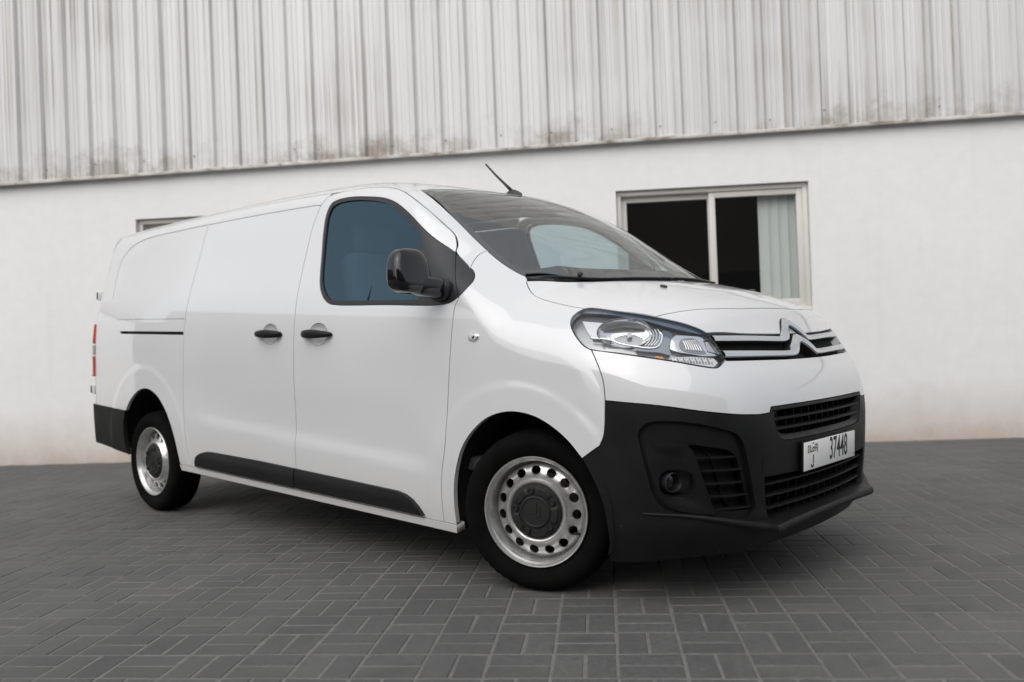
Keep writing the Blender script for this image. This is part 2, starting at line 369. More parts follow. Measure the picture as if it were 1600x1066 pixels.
# end wall and roof so the building is closed
def m_shell(): return M['plaster']
for s in (SL, SRr):
    wobj('end_wall', [wp(s, 0, -.05), wp(s, -9, -.05), wp(s, -9, ZT), wp(s, 0, ZT)], [(0, 1, 2, 3)], M['plaster'], smooth=False)
wobj('flat_roof', [wp(SL, 0, ZT), wp(SRr, 0, ZT), wp(SRr, -9, ZT), wp(SL, -9, ZT)], [(0, 1, 2, 3)], M['plaster'], smooth=False)
# ribbed cladding sheets
def m_clad():
    mt = mat('ribbed_sheet', (.55, .55, .54), .5, metal=.0); g = nd(mt, 'ShaderNodeNewGeometry'); P_ = g.outputs['Position']
    oi = nd(mt, 'ShaderNodeObjectInfo')
    sx = nd(mt, 'ShaderNodeSeparateXYZ'); lk(mt, P_, sx.inputs[0])
    base = ramp(mt, oi.outputs['Random'], [(0, (.66, .663, .657)), (1, (.73, .732, .725))])
    mp = nd(mt, 'ShaderNodeMapping'); mp.inputs['Scale'].default_value = (16, 16, .10); lk(mt, P_, mp.inputs[0])
    n = noise(mt, mp.outputs[0], 1.6, 6, .65)
    c = mix(mt, base, ramp(mt, n, [(.32, (.72, .715, .70)), (.6, (1.04, 1.04, 1.04))]), .4, 'MULTIPLY')
    mp2 = nd(mt, 'ShaderNodeMapping'); mp2.inputs['Scale'].default_value = (24, 24, .10); lk(mt, P_, mp2.inputs[0]); n2 = noise(mt, mp2.outputs[0], 1.3, 7, .72)
    big = noise(mt, P_, .55, 3)
    k = nd(mt, 'ShaderNodeMath', operation='MULTIPLY'); lk(mt, ramp(mt, n2, [(.46, (0,)*3), (.62, (.8,)*3)]), k.inputs[0]); lk(mt, ramp(mt, big, [(.46, (.06,)*3), (.64, (.9,)*3)]), k.inputs[1])
    c = mix(mt, c, (.25, .205, .16), k.outputs[0])
    # dirt lodged along the feet of the ribs, differing from rib to rib
    dt = nd(mt, 'ShaderNodeVectorMath', operation='DOT_PRODUCT'); lk(mt, P_, dt.inputs[0]); dt.inputs[1].default_value = tuple(W1/.2475)
    of = nd(mt, 'ShaderNodeMath', operation='ADD'); lk(mt, dt.outputs['Value'], of.inputs[0]); of.inputs[1].default_value = (17-float(W0@W1))/.2475+100
    fr = nd(mt, 'ShaderNodeMath', operation='FRACT'); lk(mt, of.outputs[0], fr.inputs[0])
    foot = ramp(mt, fr.outputs[0], [(.085, (0,)*3), (.125, (1,)*3), (.20, (.25,)*3), (.40, (.05,)*3), (.45, (.9,)*3), (.50, (0,)*3)])
    mp3 = nd(mt, 'ShaderNodeMapping'); mp3.inputs['Scale'].default_value = (4.2, 4.2, .35); lk(mt, P_, mp3.inputs[0]); n5 = noise(mt, mp3.outputs[0], 1., 5, .65)
    fk = nd(mt, 'ShaderNodeMath', operation='MULTIPLY'); lk(mt, foot, fk.inputs[0]); lk(mt, ramp(mt, n5, [(.42, (.10,)*3), (.66, (.95,)*3)]), fk.inputs[1])
    c = mix(mt, c, (.27, .235, .20), fk.outputs[0])
    # rust and grime gathered on the bottom edge
    n3 = noise(mt, P_, 3.2, 6, .7); ma = nd(mt, 'ShaderNodeMath', operation='MULTIPLY_ADD'); lk(mt, n3, ma.inputs[0]); ma.inputs[1].default_value = -1.15; lk(mt, sx.outputs[2], ma.inputs[2])
    sb = nd(mt, 'ShaderNodeMath', operation='SUBTRACT'); lk(mt, ma.outputs[0], sb.inputs[0]); sb.inputs[1].default_value = ZC-.62
    e = ramp(mt, sb.outputs[0], [(.0, (.75,)*3), (.10, (.35,)*3), (.26, (0,)*3)])
    em = nd(mt, 'ShaderNodeMath', operation='MULTIPLY'); lk(mt, e, em.inputs[0]); lk(mt, ramp(mt, noise(mt, P_, .9, 3), [(.40, (.12,)*3), (.60, (1,)*3)]), em.inputs[1])
    c = mix(mt, c, (.21, .165, .125), em.outputs[0])
    lk(mt, c, bsdf(mt).inputs['Base Color']); bump(mt, noise(mt, P_, 3, 3), .12, .01); return mt
M['clad'] = m_clad()
PITCH = .2475; NR = 4
def zedge(s): return 2.768+.0118*(s+8.94)      # the cladding's lower edge runs slightly out of level
def sheet_mesh(k):
    rib = [(0., 0.), (.030, 0.), (.052, .032), (.088, .032), (.110, 0.), (.150, 0.), (.158, .005), (.166, 0.), (.196, 0.), (.204, .005), (.212, 0.)]
    prof = [(r*PITCH+u, h) for r in range(NR) for u, h in rib]+[(NR*PITCH+.012, 0.)]
    V = []; Fc = []
    for z in (ZC, ZT+.02):
        for u, h in prof: V.append((u, h, z))
    n = len(prof)
    for i in range(n-1): Fc.append((i, i+1, n+i+1, n+i))
    return V, Fc
SV, SF = sheet_mesh(0); nsh = int((SRr-SL)/(PITCH*NR))+1
cme = bpy.data.meshes.new('cladding_sheet')
loc0 = np.array(whs.location)
cme.from_pydata([tuple(W1*u+WN*(h)+np.array([0, 0, z])) for u, h, z in SV], [], SF); cme.materials.append(M['clad'])
for k in range(nsh):
    o = bpy.data.objects.new('cladding_sheet', cme); COL.objects.link(o); o.parent = whs
    p = wp(SL+k*PITCH*NR+rng.normal(0, .006), .026+(k % 2)*.0025, zedge(SL+(k+.5)*PITCH*NR)-ZC+rng.normal(0, .003))-loc0; o.location = tuple(p)
# drip flashing under the sheets, in lengths
M['flash'] = mat('flashing_sheet', (.60, .59, .57), .5)
def m_flash():
    mt = M['flash']; g = nd(mt, 'ShaderNodeNewGeometry'); n = noise(mt, g.outputs['Position'], 5, 6, .7)
    lk(mt, ramp(mt, n, [(.36, (.22, .17, .13)), (.50, (.52, .50, .47)), (.7, (.66, .655, .64))]), bsdf(mt).inputs['Base Color'])
m_flash()
s = SL; fi = 0
while s < SRr:
    L_ = 2.45; dz = rng.normal(0, .0035); prof = [(.002, .016), (.066, .012), (.080, .002), (.079, -.018), (.070, -.021)]
    V = []; Fc = []
    for q in (s, min(s+L_+.02, SRr)):
        for o_, zz in prof: V.append(wp(q, o_+(fi % 2)*.003, zz+dz+zedge(q)))
    for i in range(4): Fc.append((i, 5+i, 6+i, i+1))
    wobj('drip_flashing', V, Fc, M['flash'], sharp=30); s += L_; fi += 1
# fixing screws along the foot of the sheets
scme = bpy.data.meshes.new('cladding_screw'); lv, lf = lathe([(.007, 0), (.007, .004), (.0035, .008), (.0001, .008)], 8)
scme.from_pydata([tuple(v[0]*W1+np.array([0, 0, v[1]])+v[2]*WN) for v in lv], [], lf); M['screw'] = mat('rusty_screw', (.16, .12, .09), .7); scme.materials.append(M['screw'])
for k in range(nsh):
    s = SL+k*PITCH*NR
    if -10 < s < 2:
        for d in (.13, .625):
            o = bpy.data.objects.new('cladding_screw', scme); COL.objects.link(o); o.parent = whs; o.location = tuple(wp(s+d+rng.normal(0, .02), .030, zedge(s)+.13+rng.normal(0, .012))-loc0)
# windows: frame, sliding sashes, panes, dark room, vertical blinds
M['alu'] = mat('cream_aluminium', (.66, .64, .60), .42)
M['room'] = mat('dark_room', (.012, .012, .012), .9)
M['blind'] = mat('pale_blind', (.68, .71, .69), .75)
for wi, (a, b, z0, z1) in enumerate(wins):
    fw = .045; D0, D1 = -.155, -.05
    w = wbox('window_frame', a+.004, b-.004, D0, D1, z0+.004, z0+fw, M['alu'], r=.003)
    for nm, q in (('frame_head', (a+.004, b-.004, D0, D1+.002, z1-fw, z1-.004)), ('frame_jamb', (a+.004, a+fw, D0, D1+.001, z0+fw, z1-fw)), ('frame_jamb', (b-fw, b-.004, D0, D1+.001, z0+fw, z1-fw))):
        wbox(nm, *q, M['alu'], w, r=.003)
    mid = a+(b-a)*.497
    def sash(s0, s1, o0, o1, sw=.055, gl='win_glass'):
        x0, x1, y0, y1 = s0, s1, z0+fw, z1-fw
        sh = wbox('sash', x0, x0+sw, o0, o1, y0, y1, M['alu'], w, r=.003)
        for q in ((x1-sw, x1, o0, o1, y0, y1), (x0+sw, x1-sw, o0, o1-.001, y0, y0+sw*1.25), (x0+sw, x1-sw, o0, o1-.001, y1-sw, y1)): wbox('sash_bar', *q, M['alu'], w, r=.003)
        m_ = (o0+o1)/2; wobj('pane', [wp(x0+sw-.004, m_, y0+sw), wp(x1-sw+.004, m_, y0+sw), wp(x1-sw+.004, m_, y1-sw+.004), wp(x0+sw-.004, m_, y1-sw+.004)], [(0, 1, 2, 3)], M[gl], w, smooth=False)
    sash(a+fw, mid+.035, -.150, -.112); sash(mid-.012, b-fw, -.108, -.068)
    V = [wp(a-.3, -.18, z0-.3), wp(b+.3, -.18, z0-.3), wp(b+.3, -1.6, z0-.3), wp(a-.3, -1.6, z0-.3), wp(a-.3, -.18, z1+.3), wp(b+.3, -.18, z1+.3), wp(b+.3, -1.6, z1+.3), wp(a-.3, -1.6, z1+.3)]
    wobj('room', V, [(0, 1, 2, 3), (4, 7, 6, 5), (1, 5, 6, 2), (0, 3, 7, 4), (3, 2, 6, 7)], M['room'], smooth=False)
    bs = b-.43
    for k in range(5):
        s0 = bs+k*.088; V = []
        for z in (z0+.07, z1-.03):
            for t in np.linspace(0, 1, 6): V.append(wp(s0+t*.094, -.172-.010*math.sin(t*math.pi)+.012*(t-.5), z))
        wobj('blind_slat', V, [(i, i+1, 7+i, 6+i) for i in range(5)], M['blind'], w)

# ================================================================== unseen far side of the yard, buildings added for the van's reflections
opp = empty('added_facing_building', (12.0, -10.9, 0))
tag(opp, 'unseen building across the yard, added for reflections, made tall and dark to cut low light', 'building')
M['opp'] = mat('facing_plaster', (.22, .20, .18), .85); M['opp_dark'] = mat('facing_shutter', (.06, .06, .065), .5); M['opp_band'] = mat('facing_band', (.24, .23, .22), .7)  # added facades, kept dark to cut low light across the yard
def obox(name, s0, s1, o0, o1, z0, z1, mt, parent=opp):
    bm = bmesh.new(); vs_ = [bm.verts.new(Vector(wp(s, o, z)-np.array(opp.location))) for s in (s0, s1) for o in (o0, o1) for z in (z0, z1)]
    for f in ((0, 1, 3, 2), (4, 6, 7, 5), (0, 4, 5, 1), (2, 3, 7, 6), (0, 2, 6, 4), (1, 5, 7, 3)): bm.faces.new([vs_[i] for i in f])
    bmesh.ops.recalc_face_normals(bm, faces=bm.faces); return bm_obj(name, bm, mt, parent, smooth=False)
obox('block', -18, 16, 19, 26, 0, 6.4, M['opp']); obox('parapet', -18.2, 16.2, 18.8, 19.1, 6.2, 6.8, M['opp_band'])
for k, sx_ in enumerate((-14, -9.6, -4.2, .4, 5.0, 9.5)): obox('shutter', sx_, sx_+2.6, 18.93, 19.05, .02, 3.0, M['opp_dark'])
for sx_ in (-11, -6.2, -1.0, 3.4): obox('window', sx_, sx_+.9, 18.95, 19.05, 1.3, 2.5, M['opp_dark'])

end = empty('added_end_building', (-15.0, -14.0, 0)); tag(end, 'unseen stepped grey building, added at the far end of the yard for reflections in the van side', 'building')  # invented so the van side has a skyline to reflect
def ebox(name, u0, u1, v0, v1, z0, z1, mt):
    U = np.array([.72, -.69, 0]); Vd = np.array([-.69, -.72, 0]); bm = bmesh.new()
    vs_ = [bm.verts.new(Vector(U*u+Vd*v+np.array([0, 0, z]))) for u in (u0, u1) for v in (v0, v1) for z in (z0, z1)]
    for f in ((0, 1, 3, 2), (4, 6, 7, 5), (0, 4, 5, 1), (2, 3, 7, 6), (0, 2, 6, 4), (1, 5, 7, 3)): bm.faces.new([vs_[i] for i in f])
    bmesh.ops.recalc_face_normals(bm, faces=bm.faces); return bm_obj(name, bm, mt, end, smooth=False)
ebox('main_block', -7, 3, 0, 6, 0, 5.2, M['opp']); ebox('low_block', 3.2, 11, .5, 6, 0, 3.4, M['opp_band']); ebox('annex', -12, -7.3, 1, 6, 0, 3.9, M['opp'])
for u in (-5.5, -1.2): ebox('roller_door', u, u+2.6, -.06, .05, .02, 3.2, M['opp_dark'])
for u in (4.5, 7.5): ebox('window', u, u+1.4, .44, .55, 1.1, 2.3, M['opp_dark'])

# grit swept against the foot of the wall
V = []; Fc = []
for k in range(700):
    s0 = rng.uniform(-10.5, 3); o0 = .03+abs(rng.normal(0, .10)); r = rng.uniform(.002, .006)*(1+(rng.random() < .06)*1.2); c = wp(s0, o0, r*.4); b = len(V)
    for d in ((1, 0, 0), (-.5, .87, 0), (-.5, -.87, 0), (0, 0, .8), (0, 0, -.6)): V.append(c+np.array(d)*r*rng.uniform(.6, 1.3))
    Fc += [tuple(b+i for i in f) for f in ((0, 1, 3), (1, 2, 3), (2, 0, 3), (1, 0, 4), (2, 1, 4), (0, 2, 4))]
M['grit'] = mat('grit', (.24, .21, .18), .95); tag(obj('grit', V, Fc, M['grit'], ground, smooth=False), kind='stuff')

# ------------------------------------------------------------------ van skin as one smooth implicit surface
TH=np.radians(2.6); PIV=.325
def to_b(P):
    P=np.asarray(P,float); c,s=np.cos(TH),np.sin(TH); x=P[...,0]; z=P[...,2]-PIV
    return np.stack([c*x-s*z,P[...,1],s*x+c*z+PIV],-1)
def to_w(P):
    P=np.asarray(P,float); c,s=np.cos(TH),np.sin(TH); x=P[...,0]; z=P[...,2]-PIV
    return np.stack([c*x+s*z,P[...,1],-s*x+c*z+PIV],-1)
def smax(a,b,k):
    h=np.clip(.5+.5*(a-b)/k,0,1); return b+(a-b)*h+k*h*(1-h)
def smin(a,b,k): return -smax(-a,-b,k)
def sstep(a,b,x):
    t=np.clip((x-a)/(b-a),0,1); return t*t*(3-2*t)
class PCHIP:
    # monotone-ish cubic hermite (finite-difference tangents), linear extrapolation
    def __init__(s,x,y):
        s.x=np.array(x,float); s.y=np.array(y,float); s.m=np.gradient(s.y,s.x)
    def __call__(s,q):
        q=np.asarray(q,float); i=np.clip(np.searchsorted(s.x,q)-1,0,len(s.x)-2)
        h=s.x[i+1]-s.x[i]; t=(q-s.x[i])/h; tc=np.clip(t,0,1)
        t2=tc*tc;t3=t2*tc
        r=(2*t3-3*t2+1)*s.y[i]+(t3-2*t2+tc)*h*s.m[i]+(-2*t3+3*t2)*s.y[i+1]+(t3-t2)*h*s.m[i+1]
        return r+np.where(t<0,t*h*s.m[i],0)+np.where(t>1,(t-1)*h*s.m[i+1],0)
Hz=PCHIP([.10,.22,.36,.50,.68,.85,1.00,1.10,1.22,1.33,1.45,1.56,1.66,1.80,1.95],
         [.905,.930,.943,.950,.954,.956,.953,.945,.924,.893,.857,.826,.795,.752,.70])
Hx=PCHIP([-4.2,-3.9,-3.3,-2.2,-1.2,-.5,0,.3,.5,.7,.9],[-.018,-.010,0,0,0,-.001,-.006,-.020,-.045,-.10,-.18])
X0=PCHIP([.0,.20,.28,.32,.40,.50,.60,.70,.77,.83,.88,.93,1.01,1.09,1.20,1.3],[.72,.775,.825,.841,.846,.851,.853,.851,.842,.826,.802,.767,.712,.650,.565,.48])
ZH=PCHIP([-1,-.2,0,.14,.34,.45,.56,.64,.75],[1.40,1.335,1.305,1.280,1.243,1.215,1.178,1.138,1.06])
XW=PCHIP([1.0,1.25,1.36,1.46,1.57,1.68,1.74,1.80,1.86,1.95],[.70,.24,.045,-.125,-.325,-.575,-.745,-.97,-1.22,-1.6])
KW=PCHIP([1.0,1.25,1.36,1.57,1.73,1.8,2.0],[.75,.75,.74,.57,.39,.32,.2])
ZR=PCHIP([-4.2,-3.9,-3.0,-2.0,-1.4,-1.0,0],[1.785,1.800,1.838,1.865,1.862,1.842,1.80])
XR=PCHIP([.2,.5,.8,1.1,1.4,1.6,1.7,1.8,1.9],[-4.16,-4.155,-4.14,-4.09,-4.075,-4.085,-4.08,-4.03,-3.95])
AF=(.0,.33,.395); AR=(-3.225,.285,.39)   # arch centres/radii (body frame)
def H(x,z):
    h=Hz(z)+Hx(x)
    for cx,cz,r in ((-.03,.31,.54),(-3.235,.27,.545)):   # flared arch shoulders
        d=np.hypot(x-cx,(z-cz)*1.0); h=h+.0045*(1-sstep(r-.036,r+.012,d))*sstep(.2,.5,z+.15)
    # soft scallop low on the doors
    s=sstep(-2.75,-2.4,x)*(1-sstep(-.75,-.45,x))
    zl=.50-.035*(x+1.6); h=h-.013*s*sstep(zl-.05,zl+.03,z)*(1-sstep(zl+.03,zl+.36,z))
    return h
def F(P):
    x=P[...,0]; y=np.abs(P[...,1]); y=np.sqrt(y*y+1e-8); z=P[...,2]
    fs=(y-H(x,z))*.975
    sag=.14*y*y+1.95*np.maximum(0,y-.45)**2.56
    xf=x-(X0(z)-sag)
    g=1/np.sqrt(1+(.28*y+5*np.maximum(0,y-.45)**1.56)**2+np.interp(z,[.7,.8,.95,1.1,1.2],[0,.15,.45,.5,.5]))
    ff=xf*g
    fh=(z-(ZH(x)-.10*y*y-.20*y**4))*.95
    fw=(x-(XW(z)-KW(z)*y*y))*.42
    fr=(z-(ZR(x)-.09*y*y-.30*y**6))*.97
    cab=smax(fw,fr,.10)
    top=smin(fh,cab,.012)
    fb=(XR(z)+.05*y*y+ .25*np.maximum(0,y-.6)**2 -x)
    f=smax(fs,ff,.05)
    # shoulder radius: tight at the windscreen edge, softer over the wings
    k=.035+.075*sstep(-.35,.1,x)*(1-sstep(.45,.65,x))
    f=smax(f,top,k)
    f=smax(f,fb,.05)
    return f
def march(O,D,t0,t1,n=160,it=26):
    O=np.atleast_2d(O);D=np.atleast_2d(D)
    ts=np.linspace(t0,t1,n); lo=np.full(len(O),np.nan); hi=lo.copy(); prev=F(O+D*t0)
    for k in range(1,n):
        v=F(O+D*ts[k]); m=np.isnan(hi)&(prev>0)&(v<=0); lo[m]=ts[k-1];hi[m]=ts[k]; prev=v
    for _ in range(it):
        mid=(lo+hi)/2; v=F(O+D*mid[:,None]); lo=np.where(v>0,mid,lo); hi=np.where(v>0,hi,mid)
    return hi
def grad(P,e=.002):
    g=np.stack([F(P+np.eye(3)[i]*e)-F(P-np.eye(3)[i]*e) for i in range(3)],-1)
    return g/np.linalg.norm(g,axis=-1,keepdims=True)

class Planar:
    def __init__(s, u, v, d, o=(0, 0, 0), t0=-2.5, t1=2.5, n=70):
        s.u, s.v, s.d = (np.array(q, float) for q in (u, v, d)); s.o = np.array(o, float); s.t0, s.t1, s.n = t0, t1, n
    def inv(s, P): P = np.atleast_2d(P)-s.o; return np.stack([P@s.u, P@s.v], 1)
    def map(s, ab):
        ab = np.atleast_2d(ab); O = s.o+ab[:, :1]*s.u+ab[:, 1:2]*s.v; D = np.repeat(s.d[None], len(O), 0)
        return cast(O, D, s.t0, s.t1, s.n)
class Cyl:
    def __init__(s, x0, sgn): s.x0, s.sgn, s.k = x0, sgn, .8
    def inv(s, P): P = np.atleast_2d(P); return np.stack([np.arctan2(P[:, 1], s.sgn*(P[:, 0]-s.x0))*s.k, P[:, 2]], 1)
    def map(s, ab):
        ab = np.atleast_2d(ab); ph = ab[:, 0]/s.k; D = np.stack([s.sgn*np.cos(ph), np.sin(ph), 0*ph], 1)
        O = np.stack([0*ph+s.x0, 0*ph, ab[:, 1]], 1)+D*1.6
        return cast(O, -D, 0, 1.5, 50)
def cast(O, D, t0, t1, n):
    t = march(O, D, t0, t1, n, 16)
    bad = np.isnan(t)
    if bad.any():
        ts = np.linspace(t0, t1, n); Ob, Db = O[bad], D[bad]
        v = np.stack([F(Ob+Db*q) for q in ts], 1); t[bad] = ts[np.argmin(np.abs(v), 1)]
    return O+D*t[:, None]
S30 = math.sin(R_(30)); C30 = math.cos(R_(30))
S = Planar((1, 0, 0), (0, 0, 1), (0, 1, 0), t0=-1.3, t1=-.2, n=30)
T = Planar((1, 0, 0), (0, 1, 0), (0, 0, -1), t0=-2.1, t1=-.6, n=40)
O30 = Planar((1, 0, 0), (0, S30, C30), (0, C30, -S30), n=90)
O45 = Planar((1, 0, 0), (0, .7071, .7071), (0, .7071, -.7071), n=90)
FX = Planar((0, 1, 0), (0, 0, 1), (-1, 0, 0), t0=-1.3, t1=0., n=40)
NX = Planar((0, 1, 0), (-.6, 0, .8), (-.8, 0, -.6), n=90)
_ld = np.array([-.56, .74, -.28]); _ld /= np.linalg.norm(_ld); _lu = np.cross(_ld, [0, 0, 1.]); _lu /= np.linalg.norm(_lu); _lv = np.cross(_lu, _ld)
LC = Planar(_lu, _lv, _ld, n=90)
CF_ = Cyl(0., 1); CB_ = Cyl(-3.0, -1)

def px(pts):
    """photo pixels -> points on the van's skin (van frame)"""
    p = np.atleast_2d(np.array(pts, float)); d = CF+((p[:, :1]-800)*CR-(p[:, 1:]-533)*CU)/FPX
    O = to_b(np.repeat(CAM[None], len(p), 0)); D = to_b(CAM+d)-O
    return cast(O, D, 2.2, 8.5, 260)
def S3(pts): return S.map(pts)
def pip(pts, poly):
    x, y = pts[:, 0], pts[:, 1]; ins = np.zeros(len(pts), bool); n = len(poly)
    for i in range(n):
        x1, y1 = poly[i]; x2, y2 = poly[(i+1) % n]
        c = (y1 > y) != (y2 > y)
        if c.any():
            xs = (x2-x1)*(y-y1)/(y2-y1+1e-15)+x1; ins ^= c & (x < xs)
    return ins
def area2(p): x, y = p[:, 0], p[:, 1]; return .5*np.sum(x*np.roll(y, -1)-np.roll(x, -1)*y)
def clean(p, eps=.0015):
    keep = [0]
    for i in range(1, len(p)):
        if np.linalg.norm(p[i]-p[keep[-1]]) > eps: keep.append(i)
    if np.linalg.norm(p[keep[-1]]-p[keep[0]]) < eps: keep.pop()
    return p[keep]
def inset(p, g):
    """shift closed CCW polygon inward by g"""
    if g == 0: return p
    e = np.roll(p, -1, 0)-p; e /= np.linalg.norm(e, axis=1, keepdims=True)+1e-12
    nn = np.stack([-e[:, 1], e[:, 0]], 1); a = nn+np.roll(nn, 1, 0)
    l2 = np.maximum((a*a).sum(1, keepdims=True), .8); return p+a*2*g/l2
def offpoly(curve2, w):
    """ribbon polygon around an open 2-D polyline"""
    e = np.gradient(curve2, axis=0); e /= np.linalg.norm(e, axis=1, keepdims=True); n = np.stack([-e[:, 1], e[:, 0]], 1)
    return np.vstack([curve2+n*w/2, (curve2-n*w/2)[::-1]])
def skin(chart, outer, holes=(), gap=.002, res=.03, edge=.016, off=0., push=0., flange=.02, hole_flange=None, three=True, use_n='grad', fdir=None):
    """Triangulated piece of the body skin inside `outer` (3-D curve, or 2-D chart polygon when three=False)."""
    def prep(c, g, ccw=True):
        p = chart.inv(c) if three else np.array(c, float)
        p = clean(p)
        if (area2(p) > 0) != True: p = p[::-1]
        p = inset(p, g); return clean(ln(p, edge, True), .0012)
    out = prep(outer, gap); hs_ = [prep(h, -gap) for h in holes]
    lo, hi = out.min(0), out.max(0)
    gx, gy = np.meshgrid(np.arange(lo[0]+res*.5, hi[0], res), np.arange(lo[1]+res*.5, hi[1], res*.9))
    gx = gx+(np.arange(gx.shape[0])[:, None] % 2)*res*.5
    g = np.stack([gx.ravel(), gy.ravel()], 1); bpts = np.vstack([out]+hs_)
    g = g[pip(g, out)] if len(g) else g
    for h in hs_: g = g[~pip(g, h)] if len(g) else g
    if len(g):
        dmin = np.full(len(g), 1e9)
        for k in range(0, len(bpts), 200):
            dmin = np.minimum(dmin, (((g[:, None]-bpts[None, k:k+200])**2).sum(2)).min(1))
        g = g[dmin > (.55*res)**2]
    pts = np.vstack([bpts, g]); edges = []; s0 = 0; loops = []
    for l in [out]+hs_:
        n = len(l); loops.append(list(range(s0, s0+n))); edges += [(s0+i, s0+(i+1) % n) for i in range(n)]; s0 += n
    vo, eo, fo, ov, oe, of = delaunay_2d_cdt([Vector(p) for p in pts], edges, [], 0, 1e-6)
    v2 = np.array([tuple(v) for v in vo]); tri = np.array([f for f in fo if len(f) == 3])
    cen = v2[tri].mean(1); ok = pip(cen, out)
    for h in hs_: ok &= ~pip(cen, h)
    tri = tri[ok]
    imap = {}
    for i, l in enumerate(ov):
        for q in l: imap.setdefault(q, i)
    P = chart.map(v2); N = grad(P)
    if callable(off): P = P+N*off(v2, P)[:, None]
    else: P = P+N*off
    if push:
        if isinstance(chart, Planar): P = P+chart.d*push
        else: P = P-N*push
    a, b, c = P[tri[:, 0]], P[tri[:, 1]], P[tri[:, 2]]; fl = (np.cross(b-a, c-a)*N[tri[:, 0]]).sum(1) < 0
    tri[fl] = tri[fl][:, ::-1]
    V = [P]; NN = [N if use_n == 'grad' else np.full_like(P, np.nan)]; Fc = [tuple(t) for t in tri]; base = len(P)
    for li, l in enumerate(loops):
        fd = flange if (li == 0 or hole_flange is None) else hole_flange
        if not fd: continue
        idx = [imap[q] for q in l if q in imap]; p = P[idx]
        dn = -N[idx] if fdir is None else np.repeat(np.array(fdir, float)[None], len(idx), 0)
        q = p+dn*fd; n = len(idx)
        V += [p, q]; NN += [np.full_like(p, np.nan)]*2
        for i in range(n):
            j = (i+1) % n
            f = (base+i, base+n+i, base+n+j, base+j)
            Fc.append(f if li == 0 else f[::-1])
        base += 2*n
    return np.vstack(V), Fc, np.vstack(NN)
def panel(name, parent, mt, chart, outer, holes=(), mirror=False, sharp=None, **kw):
    V, Fc, N = skin(chart, outer, holes, **kw)
    un = kw.get('use_n', 'grad')
    o = obj(name, V, Fc, M[mt], parent, N=N if un == 'grad' else None, sharp=sharp if un == 'grad' else (sharp or 35))
    if not mirror: return o
    par2 = mirror if isinstance(mirror, bpy.types.Object) else parent
    f = np.array([1, -1, 1.])
    o2 = obj(name, V*f, [t[::-1] for t in Fc], M[mt], par2, N=N*f if un == 'grad' else None, sharp=sharp if un == 'grad' else (sharp or 35))
    return o, o2
def bar(name, parent, mt, chart, c2, h, depth, off=0., hvec=(0, 0, 1), nose=.5, closed_ends=True, mirror=False, dropz=0.):
    """slat swept along a 2-D chart curve: thickness h, reaching `depth` inward from the skin (+off)"""
    P = chart.map(c2); N = grad(P); 
    offs = np.broadcast_to(off, (len(P),))[:, None]; hv = np.array(hvec, float)
    hh = np.broadcast_to(h, (len(P),))[:, None]*hv
    front = P+N*offs
    back = P-N*depth+np.array([0, 0, dropz])
    sec = [front+hh*nose*.5-N*.0, front+hh*.5-N*.006, back+hh*.5, back-hh*.5, front-hh*.5-N*.006, front-hh*nose*.5]
    n = len(P); V = np.vstack(sec); Fc = []
    for k in range(6):
        k2 = (k+1) % 6
        for i in range(n-1): Fc.append((k*n+i, k2*n+i, k2*n+i+1, k*n+i+1))
    Fc.append(tuple(k*n for k in range(6))); Fc.append(tuple(k*n+n-1 for k in range(6))[::-1])
    V, Fc = fixn(V, Fc)
    o = obj(name, V, Fc, M[mt], parent, sharp=30)
    if mirror:
        obj(name, V*np.array([1, -1, 1]), [t[::-1] for t in Fc], M[mt], parent, sharp=30)
    return o
def fixn(V, Fc):
    bm = bmesh.new(); vs_ = [bm.verts.new(v) for v in V]
    for f in Fc:
        try: bm.faces.new([vs_[i] for i in f])
        except ValueError: pass
    bmesh.ops.recalc_face_normals(bm, faces=bm.faces); bm.verts.index_update()
    F2 = [tuple(v.index for v in f.verts) for f in bm.faces]; bm.free(); return np.array(V), F2

# ================================================================== the van
van = empty('delivery_van')
tag(van, 'white delivery van with black bumpers and steel wheels parked by the warehouse wall', 'van')
c_, s_ = math.cos(TH), math.sin(TH)
van.rotation_euler = (0, TH, 0); van.location = (-s_*PIV, 0, PIV-c_*PIV)
def both(name, fn, *a): return fn(1), fn(-1)

# ---- shared seam curves (points on the skin, right-hand side)
zb = .215
k_door_f = cr(S3([(-.366, 1.19), (-.384, 1.15), (-.388, 1.09), (-.398, .93), (-.413, .74), (-.43, .56), (-.455, .44), (-.464, .36), (-.464, .29), (-.464, zb)]))
k_door_top = cr(S3([(-1.545, 1.700), (-1.50, 1.745), (-1.40, 1.765), (-1.22, 1.768), (-1.09, 1.757), (-.94, 1.717), (-.755, 1.628), (-.614, 1.531), (-.548, 1.477), (-.512, 1.427), (-.500, 1.398)]))
k_door_r = cr(S3([(-1.563, zb), (-1.563, .32), (-1.56, .6), (-1.553, .9), (-1.556, 1.1), (-1.561, 1.23), (-1.572, 1.45), (-1.565, 1.62), (-1.545, 1.700)]))
k_slide_r = cr(S3([(-2.650, zb), (-2.668, .235), (-2.700, .30), (-2.716, .42), (-2.722, .60), (-2.712, .80), (-2.703, 1.0), (-2.700, 1.1), (-2.696, 1.3), (-2.696, 1.5), (-2.697, 1.685)]))
k_slide_t = cr(S3([(-2.697, 1.685), (-2.2, 1.698), (-1.75, 1.704), (-1.565, 1.703), (-1.545, 1.700)]))
def ditch_z(x): return ZR(x)-.100
k_ditch = cr(S3([(x, ditch_z(x)) for x in (-1.50, -1.9, -2.4, -3.0, -3.5, -3.8, -3.95)]))
k_arch_f = cr(S3([(-.385, .215), (-.388, .30), (-.385, .37), (-.371, .447), (-.332, .548), (-.275, .621), (-.183, .690), (-.085, .722), (.008, .726), (.093, .709), (.171, .674), (.236, .630), (.295, .572)]))
